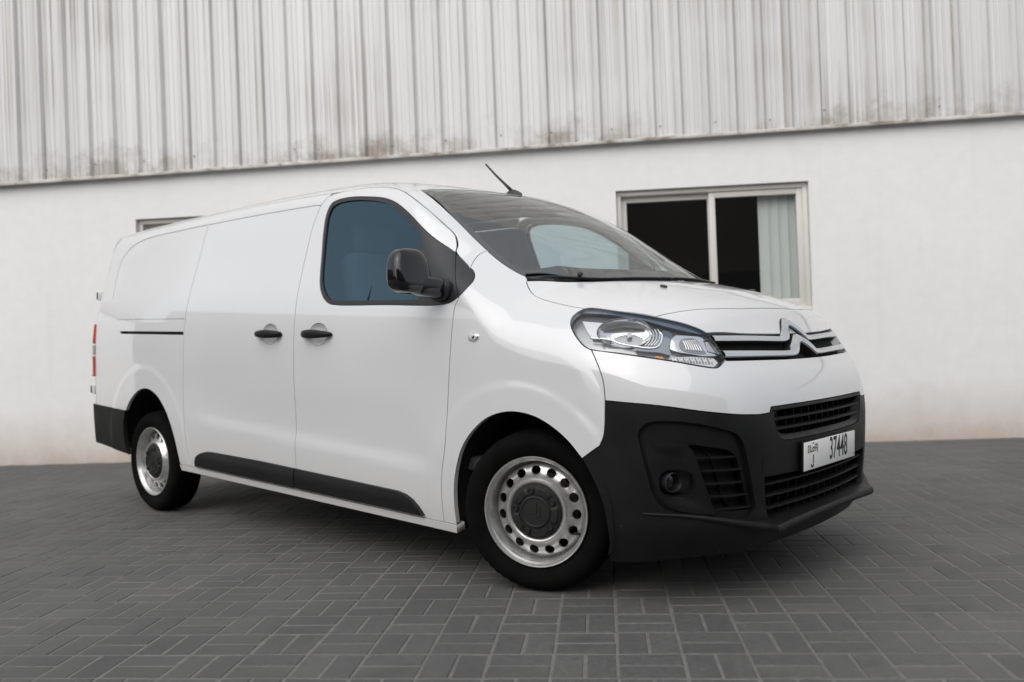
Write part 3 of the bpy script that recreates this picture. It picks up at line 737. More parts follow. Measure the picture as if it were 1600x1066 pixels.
k_arch_r = cr(S3([(-3.511, .498), (-3.470, .545), (-3.387, .606), (-3.290, .650), (-3.213, .662), (-3.125, .652), (-3.031, .612), (-2.935, .526), (-2.862, .406), (-2.818, .265), (-2.812, .215)]))
win_pts = [(-1.385, 1.275), (-1.418, 1.38), (-1.462, 1.551), (-1.475, 1.650), (-1.455, 1.700), (-1.40, 1.718), (-1.30, 1.722), (-1.178, 1.712), (-1.02, 1.688), (-.925, 1.656), (-.803, 1.590), (-.640, 1.480), (-.512, 1.402), (-.425, 1.340), (-.372, 1.303), (-.345, 1.267), (-.343, 1.235), (-.358, 1.205), (-.410, 1.172), (-.480, 1.161), (-.836, 1.166), (-1.230, 1.172), (-1.290, 1.183), (-1.340, 1.215)]
k_win = cr(S3(win_pts), closed=True)
gl_pts = [(-1.372, 1.290), (-1.400, 1.38), (-1.440, 1.551), (-1.452, 1.640), (-1.437, 1.680), (-1.39, 1.697), (-1.30, 1.702), (-1.185, 1.694), (-1.04, 1.670), (-.945, 1.638), (-.822, 1.572), (-.700, 1.488)]
k_glass = join(cr(S3(gl_pts)), ln(S3([(-.700, 1.488), (-.620, 1.188)])), ln(S3([(-.620, 1.188), (-1.222, 1.192)])), cr(S3([(-1.222, 1.192), (-1.278, 1.202), (-1.325, 1.232), (-1.372, 1.290)])))
k_shield_e = cr(np.vstack([T.map([(-.907, -.655)]), px([(711, 342.5), (744, 375.5), (781, 408.5), (810, 427), (822, 432.5)])]))
k_pseam = cr(np.vstack([px([(762.6, 391), (750, 397)]), S3([(-.412, 1.36), (-.40, 1.322)])]))
k_hseam = cr(np.vstack([px([(822, 434), (824, 445), (832, 459), (847, 467.5), (862, 472), (890, 478.5), (913.7, 482.6)])]))
HL = [(891.8, 503), (894, 496), (903.6, 487), (913.7, 482), (924, 481), (964, 486), (1025, 495.3), (1048.7, 500.4), (1074, 507), (1096, 515.6), (1106, 521.5), (1116, 533), (1128, 551), (1134, 562), (1121, 574.6), (1113, 575), (1048.7, 564.5), (978, 554), (924, 546.8), (913.7, 541.7), (902, 529), (893.5, 514)]
hl3 = px(HL)
def hl(a, b): return cr(hl3[np.arange(a, b+1) % len(hl3)], .008)
k_fseam = cr(px([(924, 546.8), (929, 558), (936.6, 577), (942, 594), (944.5, 612), (945.5, 626)]))
k_fseam2 = cr(px([(945.5, 626), (945, 660), (943, 682), (937, 697)]))
k_btip = np.vstack([k_fseam2[-1:], S3([(.295, .572)])])

def i_near(curve, p):
    return int(np.argmin(((curve-np.array(p))**2).sum(1)))
def seg(curve, p, q, closed=True):
    a, b = i_near(curve, p), i_near(curve, q); n = len(curve)
    idx = np.arange(a, b+1 if b >= a else b+n+1) % n; return curve[idx]

left = None
# ---- front doors
pt_top, pt_bot = k_door_top[-1], k_door_f[0]
win_cw = k_win                                 # runs rear-bottom -> up -> top -> tip -> bottom
d_out = join(k_door_f, ln(np.vstack([k_door_f[-1], k_door_r[0]])), k_door_r, k_door_top,
             seg(k_win, pt_bot, pt_top)[::-1])
def ell(chart, x, z, rx, rz, n=40): return S3([(x+rx*math.cos(a), z+rz*math.sin(a)) for a in np.linspace(0, 2*math.pi, n, endpoint=False)])
cup_f = ell(S, -1.345, 1.026, .076, .055); cup_s = ell(S, -1.775, 1.024, .072, .053)
fd, fdl = panel('front_door', van, 'paint', S, d_out, [cup_f], mirror=van, res=.028)
k_s_in = join(k_door_r[::-1], ln(np.vstack([k_door_r[0], k_slide_r[0]])), k_slide_r, k_slide_t)
sd_, sdl = panel('sliding_door', van, 'paint', S, k_s_in, [cup_s], mirror=van, res=.032)

# window surround, split where the door shuts against the wing
w2 = S.inv(k_win); pa, pb = S.inv(pt_top)[0], S.inv(pt_bot)[0]
nl = np.array([pb[1]-pa[1], -(pb[0]-pa[0])])    # normal of the shut line
def clip(poly, c, n):
    out = []; d = (poly-c)@n
    for i in range(len(poly)):
        j = (i+1) % len(poly)
        if d[i] >= 0: out.append(poly[i])
        if (d[i] >= 0) != (d[j] >= 0): out.append(poly[i]+(poly[j]-poly[i])*d[i]/(d[i]-d[j]))
    return np.array(out)
nl = nl/np.linalg.norm(nl)
if nl[0] > 0: nl = -nl
panel('window_surround', fd, 'satin_black', S, clip(w2, pa, nl), [S.inv(k_glass)], mirror=fdl, three=False, gap=.0015, off=-.001, flange=.012, res=.04)
panel('sail_panel', van, 'satin_black', S, clip(w2, pa, -nl), mirror=van, three=False, gap=.0015, off=-.001, flange=.012, res=.03)
panel('window_glass', fd, 'side_glass', S, k_glass, mirror=fdl, gap=-.004, off=-.008, flange=0, res=.08)

# handle cups and handles
def cup(curve, par, parl):
    c = curve.mean(0); V = []; Fc = []; n = len(curve); rings = [(1.0, 0.), (.94, .003), (.80, .009), (.6, .014), (.35, .017), (.0, .018)]
    for s, d in rings: V.append(c+(curve-c)*s+np.array([0, d, 0]))
    for k in range(len(rings)-1):
        for i in range(n): j = (i+1) % n; Fc.append((k*n+i, k*n+j, (k+1)*n+j, (k+1)*n+i))
    V, Fc = fixn(np.vstack(V), Fc)
    a, b, cc = (V[list(Fc[0])[q]] for q in range(3))
    if np.cross(b-a, cc-a)[1] > 0: Fc = [f[::-1] for f in Fc]
    obj('handle_cup', V, Fc, M['paint'], par); obj('handle_cup', V*[1, -1, 1], [f[::-1] for f in Fc], M['paint'], parl)
cup(cup_f, fd, fdl); cup(cup_s, sd_, sdl)
def handle(x0, x1, z, fat, par, parl):
    xs = np.linspace(x0, x1, 25); t = np.linspace(0, 1, 25); y0 = S3([((x0+x1)/2, z)])[0][1]
    V = []; n = 14
    for x, q in zip(xs, t):
        e = (1-abs(2*q-1)**9); ta = .78+.22*(q if fat > 0 else 1-q)
        h = .0250*e**.5*ta*(.86+.14*math.cos((q-.5)*6)); yy = y0-.004-.030*(1-abs(2*q-1)**3.2); dpt = .014*e**.5+.002
        for i in range(n):
            a = 2*math.pi*i/n; V.append((x, yy-dpt*np.sign(math.sin(a))*abs(math.sin(a))**.8, z+.002*math.sin(q*3)+h*np.sign(math.cos(a))*abs(math.cos(a))**.75))
    Fc = [(k*n+i, k*n+(i+1) % n, (k+1)*n+(i+1) % n, (k+1)*n+i) for k in range(24) for i in range(n)]+[tuple(range(n)), tuple(24*n+i for i in range(n))]
    V, Fc = fixn(V, Fc)
    obj('door_handle', V, Fc, M['plastic'], par, sharp=50); obj('door_handle', V*[1, -1, 1], [f[::-1] for f in Fc], M['plastic'], parl, sharp=50)
handle(-1.470, -1.222, 1.026, -1, fd, fdl); handle(-1.898, -1.656, 1.023, 1, sd_, sdl)

# side mouldings: creased strip standing proud of each door
def mould(pts, par, parl):
    def off(v2, P):
        z = v2[:, 1]; return .006+.016*np.clip((.345-z)/.05, 0, 1)-.004*np.clip((.275-z)/.05, 0, 1)
    panel('side_moulding', par, 'plastic_trim', S, ln(S3(pts), .01, True), mirror=parl, off=off, flange=.03, use_n='mesh', gap=.002, res=.02, edge=.012, sharp=28)
mould([(-1.566, .226), (-1.566, .330), (-1.9, .334), (-2.40, .332), (-2.47, .328), (-2.53, .314), (-2.575, .290), (-2.600, .255), (-2.605, .226)][::-1], sd_, sdl)
mould([(-1.560, .226), (-.583, .226), (-.615, .262), (-.655, .292), (-.70, .310), (-.755, .319), (-1.56, .330)], fd, fdl)
# sill
k_sill = ln(np.vstack([S3([(-2.812, .214)]), S3([(-.386, .214)]), S3([(-.386, .178)]), S3([(-2.80, .178)])]), .03, True)
panel('sill', van, 'paint', S, k_sill, mirror=van, gap=.001, off=.004, flange=.05, res=.05, edge=.03)

# ---- rear quarter with stamped outline, rail slot and grooves
k_stamp = cr(S3([(-2.71, 1.684), (-3.10, 1.670), (-3.434, 1.656), (-3.58, 1.638), (-3.70, 1.606), (-3.775, 1.555), (-3.812, 1.49), (-3.815, 1.42), (-3.800, 1.35), (-3.775, 1.246)]))
k_slot = ln(S3([(-3.585, 1.027), (-2.712, 1.0285), (-2.712, 1.013), (-3.575, 1.0125)]), .02, True)
k_line = ln(S3([(-3.655, 1.104), (-2.708, 1.106)]), .02)
k_qrear = cr(S3([(-3.95, ditch_z(-3.95)), (-3.985, 1.60), (-3.99, 1.45), (-3.985, 1.3), (-3.985, 1.1), (-3.99, .9), (-4.0, .7), (-4.0, .508)]))
k_rbtop = ln(np.vstack([k_qrear[-1], S3([(-3.511, .498)])]), .02)
k_qr = join(k_ditch, k_qrear, k_rbtop, k_arch_r, ln(np.vstack([k_arch_r[-1], k_slide_r[0]])), k_slide_r, k_slide_t, k_door_top[:i_near(k_door_top, S3([(-1.50, 1.745)])[0])+1])
st2 = offpoly(S.inv(k_stamp), .0055); ln2 = offpoly(S.inv(k_line), .004)
qp, qpl = panel('rear_quarter', van, 'paint', S, S.inv(k_qr), [st2, S.inv(k_slot), ln2], three=False, mirror=van, res=.018, hole_flange=.005, edge=.014)
panel('stamped_groove', qp, 'paint', S, st2, mirror=qpl, three=False, gap=-.002, off=-.005, flange=0)
panel('rail_groove', qp, 'paint', S, ln2, mirror=qpl, three=False, gap=-.002, off=-.005, flange=0)
panel('rail_slot', qp, 'dark', S, S.inv(k_slot), mirror=qpl, three=False, gap=-.002, off=-.016, flange=0)

# ---- roof, pillars
rear_top2 = [(a, 1.685) for a in np.linspace(.60, -.60, 13)]
k_rt = CB_.map(rear_top2)
k_rtc = np.vstack([k_ditch[-1], k_rt[::-1] if k_rt[-1][1] < 0 else k_rt])
k_hdr = cr(T.map([(-.907, -.655), (-.868, -.45), (-.838, -.2), (-.830, 0), (-.838, .2), (-.868, .45), (-.907, .655)]))
k_roof_side = join(k_hdr[:1], cr(S3([(-.94, 1.718), (-1.09, 1.759), (-1.22, 1.770), (-1.40, 1.766), (-1.50, ditch_z(-1.50))])), k_ditch)
if k_rt[0][1] > 0: k_rt = k_rt[::-1]
k_roof = join(k_roof_side, k_rt, mir(k_roof_side), k_hdr[::-1])
roof = panel('roof', van, 'paint', T, k_roof, gap=.001, flange=.012, res=.05, edge=.025)
k_pil = join(cr(S3([(-.94, 1.718), (-.755, 1.629), (-.614, 1.532), (-.547, 1.478), (-.510, 1.429), (-.498, 1.400), (-.425, 1.341), (-.402, 1.324)])), k_pseam[::-1], seg(k_shield_e, k_shield_e[0], k_pseam[0])[::-1], ln(np.vstack([k_shield_e[0], S3([(-.94, 1.718)])])))
panel('windscreen_pillar', van, 'paint', O45, k_pil, mirror=van, gap=.0012, flange=.015, res=.02, edge=.01)

# ---- wings
k_wing = join(k_door_f, ln(np.vstack([k_door_f[-1], k_arch_f[0]])), k_arch_f, k_btip[::-1], k_fseam2[::-1], k_fseam[::-1], hl(18, 22+3), k_hseam[::-1],
              seg(k_shield_e, k_pseam[0], k_shield_e[-1])[::-1], k_pseam, seg(k_win, S3([(-.402, 1.324)])[0], pt_bot))
wing, wingl = panel('front_wing', van, 'paint', O30, k_wing, mirror=van, res=.014, edge=.010, flange=.022)
# indicator repeater on the wing
def repeater(par, s):
    c = S3([(-.26, 1.024)])[0]; V, Fc = lathe([(.031, 0.), (.031, .004), (.027, .008), (.0235, .0085)], 32)
    W = np.stack([c[0]+V[:, 0]*1., c[1]-V[:, 2]+.001, c[2]+V[:, 1]*.62], 1); W, Fc = fixn(W, Fc)
    o = obj('indicator_repeater', W*[1, s, 1], Fc if s > 0 else [f[::-1] for f in Fc], M['chrome'], par, sharp=40)
    V, Fc = lathe([(.0235, .008), (.016, .0105), (.006, .0115), (0.0001, .0117)], 32)
    W = np.stack([c[0]+V[:, 0], c[1]-V[:, 2]+.001, c[2]+V[:, 1]*.62], 1); W, Fc = fixn(W, Fc)
    obj('repeater_lens', W*[1, s, 1], Fc if s > 0 else [f[::-1] for f in Fc], M['clear_lens'], o)
    W, Fc = tube([(c[0]+.004, c[1]-.011, c[2]-.004), (c[0]+.012, c[1]-.0112, c[2]+.004)], .0035, 8); W = np.array(W)
    obj('repeater_bulb', W*[1, s, 1], Fc, M['ink'], o)
repeater(wing, 1); repeater(wingl, -1)

# ---- bonnet
k_hfront = cr(np.vstack([px([(1025, 494.6), (1060, 487.4)]), T.map([(.555, -.48), (.592, -.30), (.604, -.12), (.606, 0)])]))
k_hrear = cr(T.map([(-.168, -.722), (-.11, -.665), (-.02, -.585), (.08, -.48), (.18, -.30), (.228, -.12), (.236, 0)]))
k_hside = join(k_hseam, hl(3, 6))
half = join(k_hrear[::-1], k_hside, k_hfront)
k_hood = join(half, mir(half))
hood = panel('bonnet', van, 'paint', T, k_hood, res=.03, edge=.014, flange=.02)
# ---- windscreen, frit band, cowl
k_wb = cr(T.map([(-.195, -.690), (-.145, -.635), (-.05, -.56), (.045, -.455), (.140, -.285), (.188, -.115), (.196, 0)]))
halfw = join(k_hdr[len(k_hdr)//2:0:-1], k_shield_e, k_wb)
k_ws = join(halfw, mir(halfw))
ws = panel('windscreen', van, 'shield', T, k_ws, gap=.003, off=-.002, flange=.0, res=.035, edge=.02)
w2d = T.inv(k_ws); w2d = w2d if area2(w2d) > 0 else w2d[::-1]; w2d = clean(ln(clean(w2d, .004), .02, True), .006)
def frit_in(p):
    # band wider at the bottom and sides than along the top
    q = inset(p, .032); q[:, 0] = np.where(p[:, 0] > -.16, q[:, 0]-.06*np.clip((p[:, 0]+.16)/.1, 0, 1), q[:, 0]); return q
panel('frit_band', ws, 'rubber', T, w2d, [frit_in(w2d)], three=False, gap=.003, off=-.007, flange=0, res=.03, edge=.02)
cowl_f = [(-.21, -.70), (-.145, -.655), (-.06, -.575), (.035, -.47), (.13, -.295), (.178, -.12), (.186, 0)]
cw = cr(T.map(cowl_f)); k_cowl = join(cw, mir(cw), k_hrear[::-1]*[1, -1, 1], k_hrear[::-1])
cowl = panel('cowl', van, 'plastic', T, k_cowl, gap=-.004, off=-.018, flange=0, res=.04)
# ---- nose strip above the grille
k_gtop = cr(FX.map([(-.592, 1.0415), (-.40, 1.037), (-.2, 1.032), (0, 1.030)]))
k_nose_half = join(k_gtop[::-1], hl(6, 10)[::-1], k_hfront)
nose = panel('nose_panel', van, 'paint', NX, join(k_nose_half, mir(k_nose_half)), res=.025, edge=.014, flange=.03)
# ---- painted upper bumper
k_gbot = cr(FX.map([(-.590, .939), (-.415, .936), (-.2, .932), (0, .931)]))
k_wedge = join(cr(px([(945.5, 626), (1025, 633.5), (1107.7, 644), (1157, 648), (1185, 648)])), ln(np.vstack([px([(1185, 648)]), FX.map([(-.462, .741), (-.448, .762), (-.30, .7635), (0, .764)])])))
hb = join(k_wedge[::-1], k_fseam[::-1], cr(hl3[[18, 17, 16, 15, 14, 13]], .01), k_gbot)
k_ub = join(hb, mir(hb))
ub = panel('upper_bumper', van, 'paint', CF_, k_ub, res=.024, edge=.013, flange=.022)

# ---- black lower bumper with its openings
PI2 = math.pi*2
k_archlow = cr(S3([(.295, .572), (.345, .49), (.378, .41), (.392, .33), (.396, .26), (.392, .190)]))
fxz = lambda pts: FX.map(pts)
k_int = cr(fxz([(-.440, .735), (-.425, .69), (-.405, .652), (-.38, .634), (-.33, .629), (-.15, .627), (0, .627)]))
k_intt = ln(fxz([(0, .748), (-.25, .747), (-.440, .745), (-.440, .735)]))
hi_ = join(k_intt, k_int); k_intake = join(k_int[::-1], ln(fxz([(-.442, .738), (-.442, .746), (0, .749)])))
k_intake = join(k_intake, mir(k_intake))
lg_half = join(ln(fxz([(0, .497), (-.30, .499), (-.497, .502)])), cr(fxz([(-.497, .502), (-.490, .44), (-.478, .385), (-.465, .350), (-.44, .333)])), ln(fxz([(-.44, .333), (-.25, .331), (0, .330)])))
k_low = join(lg_half, mir(lg_half))
k_fog = cr(CF_.map(CF_.inv(px([(998, 681), (1000, 672), (1008, 664), (1022, 659.5), (1050, 659), (1090, 663), (1124, 670), (1152, 680), (1161, 694), (1168, 722), (1176, 766), (1180, 798), (1174, 808), (1130, 811.5), (1085, 809), (1058, 803), (1036, 793), (1022, 775), (1013, 745), (1004, 710)]))), closed=True)
def bot(a): return .215+.045*np.clip((1.0-abs(a))/.35, 0, 1)
aE = CF_.inv(k_archlow[-1:])[0][0]
k_bbot = CF_.map([(a, .190+.03*sstep(-.95, -.60, a)) for a in np.linspace(aE, 0, 40)])
hbk = join(k_wedge[::-1], k_fseam2, k_btip, k_archlow, k_bbot)
k_lb = join(hbk, mir(hbk))
lb = panel('front_bumper', van, 'plastic', CF_, k_lb, [k_intake, k_low, k_fog, mir(k_fog)], res=.024, edge=.012, flange=.03, hole_flange=.022)

def both_sides(fn):
    fn(1); fn(-1)
# fog-lamp pocket: stepped recess, raised bezel, lamp socket, vent with louvres
vent = px([(1077, 697), (1112, 699), (1140, 703), (1152, 709), (1161, 728), (1170, 768), (1177, 797), (1170, 799.5), (1124, 799), (1114, 792), (1103, 760), (1092, 729)])
v2 = CF_.inv(cr(vent, .01, True)); fog_c = px([(1052, 757)])[0]; f2c = CF_.inv(fog_c)[0]
def socket_poly(k=1.): return np.array([(f2c[0]+.004+k*.052*np.sign(math.cos(a))*abs(math.cos(a))**.75*(1.15 if math.cos(a) > 0 else .85), f2c[1]+k*.050*np.sign(math.sin(a))*abs(math.sin(a))**.8) for a in np.linspace(0, PI2, 36, endpoint=False)])
panel('fog_recess', lb, 'plastic', CF_, CF_.inv(k_fog), [v2, socket_poly()], three=False, mirror=lb, gap=-.003, off=-.021, flange=0, hole_flange=.045, res=.022, edge=.012)
bez = px([(1008, 702), (1010, 695), (1018, 692.5), (1068, 694.5), (1078, 699), (1086, 710), (1096, 738), (1108, 772), (1117, 795), (1121, 803), (1085, 804), (1060, 799), (1041, 790), (1027, 773), (1018, 745), (1011, 718)])
b2 = CF_.inv(cr(bez, .01, True))
def bez_off(vv, P):
    c = b2.mean(0); e = np.array([np.min(np.hypot(*(b2-q).T)) for q in vv]); return -.010-.009*sstep(.012, .055, e)
panel('fog_bezel', lb, 'plastic', CF_, b2, [socket_poly(1.02)], three=False, mirror=lb, gap=0, off=bez_off, flange=.012, hole_flange=.03, res=.012, edge=.008, use_n='mesh', sharp=40)
panel('vent_backing', lb, 'dark', CF_, v2, three=False, mirror=lb, gap=-.004, off=-.066, flange=0)
Pc = CF_.map([f2c])[0]; Nc = grad(Pc[None])[0]
def fog_lamp(s):
    ax = Nc*.55+np.array([.83, 0, 0]); ax[2] = 0; ax /= np.linalg.norm(ax); e = np.cross([0, 0, 1.], ax); c = Pc-Nc*.050+e*-.008
    def put(prof, n=36):
        V, Fc = lathe(prof, n); W = c+V[:, :1]*e+V[:, 1:2]*np.array([0, 0, 1.])+V[:, 2:3]*ax; return fixn(W, Fc)
    W, Fc = put([(.038, -.03), (.038, .022), (.035, .024), (.032, .018), (.030, -.002)])
    o = obj('fog_lamp', W*[1, s, 1], Fc if s > 0 else [f[::-1] for f in Fc], M['satin_black'], lb, sharp=40)
    W, Fc = put([(.033, .004), (.026, .009), (.014, .012), (.0001, .013)])
    obj('fog_lens', W*[1, s, 1], Fc if s > 0 else [f[::-1] for f in Fc], M['gloss'], o)
    V, Fc = lathe([(.085, .0), (.0001, .0)], 24); W = Pc-Nc*.072+V[:, :1]*np.cross([0, 0, 1.], Nc)+V[:, 1:2]*np.array([0, 0, 1.])*.8
    obj('fog_socket_back', W*[1, s, 1], Fc, M['satin_black'], o)
both_sides(fog_lamp)
def a_range(poly, z):
    xs = []
    for i in range(len(poly)):
        (x1, z1), (x2, z2) = poly[i], poly[(i+1) % len(poly)]
        if (z1 > z) != (z2 > z): xs.append(x1+(x2-x1)*(z-z1)/(z2-z1))
    return min(xs), max(xs)
vz0, vz1 = v2[:, 1].min(), v2[:, 1].max()
for k in range(5):
    z = vz0+.012+(vz1-vz0-.02)*k/4.9
    a0, a1 = a_range(v2, z); c2 = np.stack([np.linspace(a0-.004, a1+.004, 14), np.full(14, z)], 1)
    bar('vent_louvre', lb, 'slat', CF_, c2, .007, .046, off=-.016, mirror=True, dropz=-.002)
for q in (.42,):
    zz = np.linspace(vz0+.004, vz1-.004, 8); c2 = np.array([((1-q)*a_range(v2, z)[0]+q*a_range(v2, z)[1], z) for z in zz])
    bar('vent_fin', lb, 'slat', CF_, c2, .004, .066, off=-.045, hvec=(.5, .86, 0), mirror=True)
# towing-eye cover
k_tow = cr(px([(1196, 714), (1208, 713), (1211.5, 718), (1212.5, 734), (1209, 738.5), (1196, 739.5), (1191.5, 735), (1192, 718)]), .006, True)
tw2 = CF_.inv(k_tow)
panel('towing_cover', lb, 'plastic', CF_, tw2, three=False, gap=0, off=.0016, flange=.004, res=.02, edge=.008)
# upper intake: frame lip, slats, fins
it2 = CF_.inv(k_intake)
panel('intake_backing', lb, 'dark', CF_, it2, three=False, gap=-.004, off=-.075, flange=0)
def aof(y, z): return CF_.inv(FX.map([(y, z)]))[0]
for z, w in ((.714, .432), (.676, .415)):
    c2 = np.array([aof(y, z) for y in np.linspace(-w, w, 25)]); bar('intake_slat', lb, 'slat', CF_, c2, .013, .032, off=-.006, dropz=.0)
for y in np.linspace(-.36, .36, 12):
    c2 = np.array([aof(y, z) for z in (.632, .69, .742)]); bar('intake_fin', lb, 'slat', CF_, c2, .006, .07, off=-.036, hvec=(0, 1, 0))
# frame around the intake (angled collar)
ii = it2 if area2(it2) > 0 else it2[::-1]; ii = clean(ln(clean(ii, .004), .015, True), .006)
def frame_off(vv, P):
    e = np.array([np.min(np.hypot(*(ii-q).T)) for q in vv]); return -.002-.03*np.clip(e/.034, 0, 1)
inn = ii.copy(); cx = np.abs(ii[:, 0]); inn[:, 0] = ii[:, 0]*(1-.075); inn[:, 1] = np.where(ii[:, 1] < .70, ii[:, 1]+.020, ii[:, 1]-.002)
panel('intake_frame', lb, 'slat', CF_, ii, [inn], three=False, gap=.001, off=frame_off, flange=0, hole_flange=.02, res=.015, edge=.012, use_n='mesh', sharp=40)
# lower grille
lo2 = CF_.inv(k_low)
panel('grille_backing', lb, 'dark', CF_, lo2, three=False, gap=-.05, off=-.085, flange=0)
for z in (.470, .424, .377):
    a0, a1 = a_range(lo2, z); c2 = np.stack([np.linspace(a0, a1, 31), np.full(31, z)], 1)
    bar('grille_slat', lb, 'slat', CF_, c2, .011, .034, off=-.010, dropz=.0)
for y in np.linspace(-.41, .41, 13):
    c2 = np.array([aof(y, z) for z in (.335, .40, .45, .495)]); bar('grille_fin', lb, 'slat', CF_, c2, .006, .085, off=-.034, hvec=(0, 1, 0))
for zc in (.447, .400, .354):
    a0, a1 = a_range(lo2, zc); c2 = np.stack([np.linspace(a0+.05, a1-.05, 25), np.full(25, zc)], 1)
    bar('grille_rib', lb, 'slat', CF_, c2, .004, .085, off=-.05)
c2 = np.stack([np.linspace(lo2[:, 0].min()+.02, lo2[:, 0].max()-.02, 31), np.full(31, .323)], 1); bar('grille_floor', lb, 'dark', CF_, c2, .02, .16, off=-.012)
# splitter lip
yy = np.concatenate([np.linspace(-.87, -.50, 22), [-.478], np.linspace(-.46, .46, 25), [.478], np.linspace(.50, .87, 22)]); pts = []; offv = []; hh = []
for y in yy:
    a = abs(y); z = .324+.060*sstep(.46, .86, a)
    pts.append(aof(y, z)); xs = FX.map([(y, z)])[0][0]
    offv.append(.870-xs if a < .479 else .004+.026*(1-sstep(.478, .62, a))+.010*(1-sstep(.5, .87, a))); hh.append(.030-.016*sstep(.50, .86, a))
bar('bumper_lip', lb, 'plastic', CF_, np.array(pts), np.array(hh), .03, off=np.array(offv), nose=.25)

# ---- grille between the lamps: dark back, two bright bars rising into chevrons
k_gr = join(k_gtop[::-1], hl(10, 13), k_gbot); k_grille = join(k_gr, mir(k_gr))
grl = panel('grille', van, 'dark', FX, k_grille, gap=-.004, off=-.035, flange=0, res=.03)
up_t = [(-.60, 1.033), (-.40, 1.030), (-.155, 1.0235), (-.128, 1.0235), (-.105, 1.034), (-.030, 1.084), (-.008, 1.093), (0, 1.094)]
up_b = [(0, 1.058), (-.012, 1.055), (-.05, 1.031), (-.090, 1.002), (-.104, .9995), (-.35, 1.005), (-.60, 1.009)]
lo_t = [(-.60, .977), (-.40, .972), (-.155, .9655), (-.126, .9665), (-.102, .980), (-.030, 1.019), (-.008, 1.027), (0, 1.028)]
lo_b = [(0, .990), (-.012, .987), (-.05, .967), (-.086, .945), (-.100, .9430), (-.35, .947), (-.60, .952)]
def bright_bar(t, b):
    # flat-faced strip with crisp edges between its upper and lower edge lines; dark returns behind
    t, b = np.array(sorted(t)), np.array(sorted(b)); ys = np.concatenate([np.linspace(-.60, -.17, 22), np.linspace(-.165, 0, 34)])
    tc, bc = cr(t, .004), cr(b, .004); V = []; prof = [(0, -.034), (0, -.003), (.10, .004), (.50, .0065), (.90, .004), (1, -.003), (1, -.034)]; m_ = len(prof)
    for y in np.concatenate([ys, -ys[-2::-1]]):
        zt, zb_ = np.interp(-abs(y), tc[:, 0], tc[:, 1]), np.interp(-abs(y), bc[:, 0], bc[:, 1]); ctr = math.exp(-(y/.11)**4)
        lim = .004+np.interp((zt+zb_)/2, [.935, .96, 1.0, 1.042], [-.590, -.582, -.582, -.592]); yy_ = np.clip(y, lim, -lim)
        for k, (q, d) in enumerate(prof): V.append((yy_, zt+(zb_-zt)*q, d+ctr*(.012+(.007 if k == 3 else 0)) if 0 < k < m_-1 else d))
    V = np.array(V); P = FX.map(V[:, :2])+V[:, 2:3]*np.array([.92, 0, .39]); n = len(V)//m_
    Fc = [(i*m_+k, i*m_+k+1, (i+1)*m_+k+1, (i+1)*m_+k) for i in range(n-1) for k in range(m_-1)]
    fm = [1 if k in (0, m_-2) else 0 for i in range(n-1) for k in range(m_-1)]
    a, b2_, c = P[list(Fc[3])[:3]]
    if np.cross(b2_-a, c-a)[0] < 0: Fc = [f[::-1] for f in Fc]
    obj('grille_bar', P, Fc, M['bar'], grl, sharp=22, mats=[M['bar'], M['dark']], fm=fm)
bright_bar(up_t, up_b); bright_bar(lo_t, lo_b)

# ---- number plate
pn = van
pl_c = np.array([.863, 0, .553])
plate = rbox('number_plate', pl_c, (.006, .52, .112), M['plate'], lb, r=.004)
rim_ = rbox('plate_surround', pl_c-[.006, 0, 0], (.010, .528, .120), M['plastic'], lb, r=.003)
def text(body, size, y, z, sx=1., name='plate_lettering', w=0., x=None, mt='ink', ext=.0004):
    cu = bpy.data.curves.new(name, 'FONT'); cu.body = body; cu.size = size; cu.align_x = 'CENTER'; cu.align_y = 'CENTER'; cu.offset = w; cu.extrude = ext
    to = bpy.data.objects.new('tmp_text', cu); COL.objects.link(to); dg = bpy.context.evaluated_depsgraph_get()
    me = bpy.data.meshes.new_from_object(to.evaluated_get(dg)); bpy.data.objects.remove(to); bpy.data.curves.remove(cu)
    me.materials.clear(); me.materials.append(M[mt]); xx = pl_c[0]+.0036 if x is None else x
    for v in me.vertices:
        a, b, c = v.co; v.co = (xx+c, y+a*sx, z+b)
    me.name = name; o = bpy.data.objects.new(name, me); COL.objects.link(o); o.parent = plate; return o
text('37448', .128, .078, .556, .60, w=.0010)
def plate_mark():
    # blocky two-script wordmark built from small strokes
    V = []; Fc = []
    def q(y0, z0, w, h):
        b = len(V); x = pl_c[0]+.0036
        V.extend([(x, y0, z0), (x, y0+w, z0), (x, y0+w, z0+h), (x, y0, z0+h)]); Fc.append((b, b+1, b+2, b+3))
    y = -.231; z = .566; t = .0055; h = .030
    for ch in 'DUBAI':
        w = .014
        if ch == 'D': q(y, z, t, h); q(y+t, z, w-t, t); q(y+t, z+h-t, w-t, t); q(y+w, z+t, t*.7, h-2*t)
        if ch == 'U': q(y, z, t, h); q(y+t, z, w-t, t); q(y+w, z, t*.7, h*.75)
        if ch == 'B': q(y, z, t, h*.6); q(y, z+h+.002, w, t); q(y+t, z, w-t, t); q(y+t, z+h*.5, w-t, t); q(y+w, z+t, t*.7, h-2*t)
        if ch == 'A': q(y, z, t, h*.7); q(y, z+h-t, w, t); q(y+t, z+h*.38, w-t, t); q(y+w, z, t*.7, h)
        if ch == 'I': q(y, z, t, h); q(y-.002, z-.007, t, t*.8)
        y += w+t+.0035
    q(-.181, .519, .0085, .036)          # the plate's code letter: stem and hook
    for k in range(8):
        a0, a1 = math.pi*(1+k/8*.92), math.pi*(1+(k+1)/8*.92); b = len(V); x = pl_c[0]+.0036
        for a in (a0, a1):
            for r in (.0065, .015): V.append((x, -.1875-r*math.cos(a)*-1, .519+r*math.sin(a)))
        Fc.append((b, b+1, b+3, b+2))
    obj('plate_wordmark', V, Fc, M['ink'], plate, smooth=False)
plate_mark()
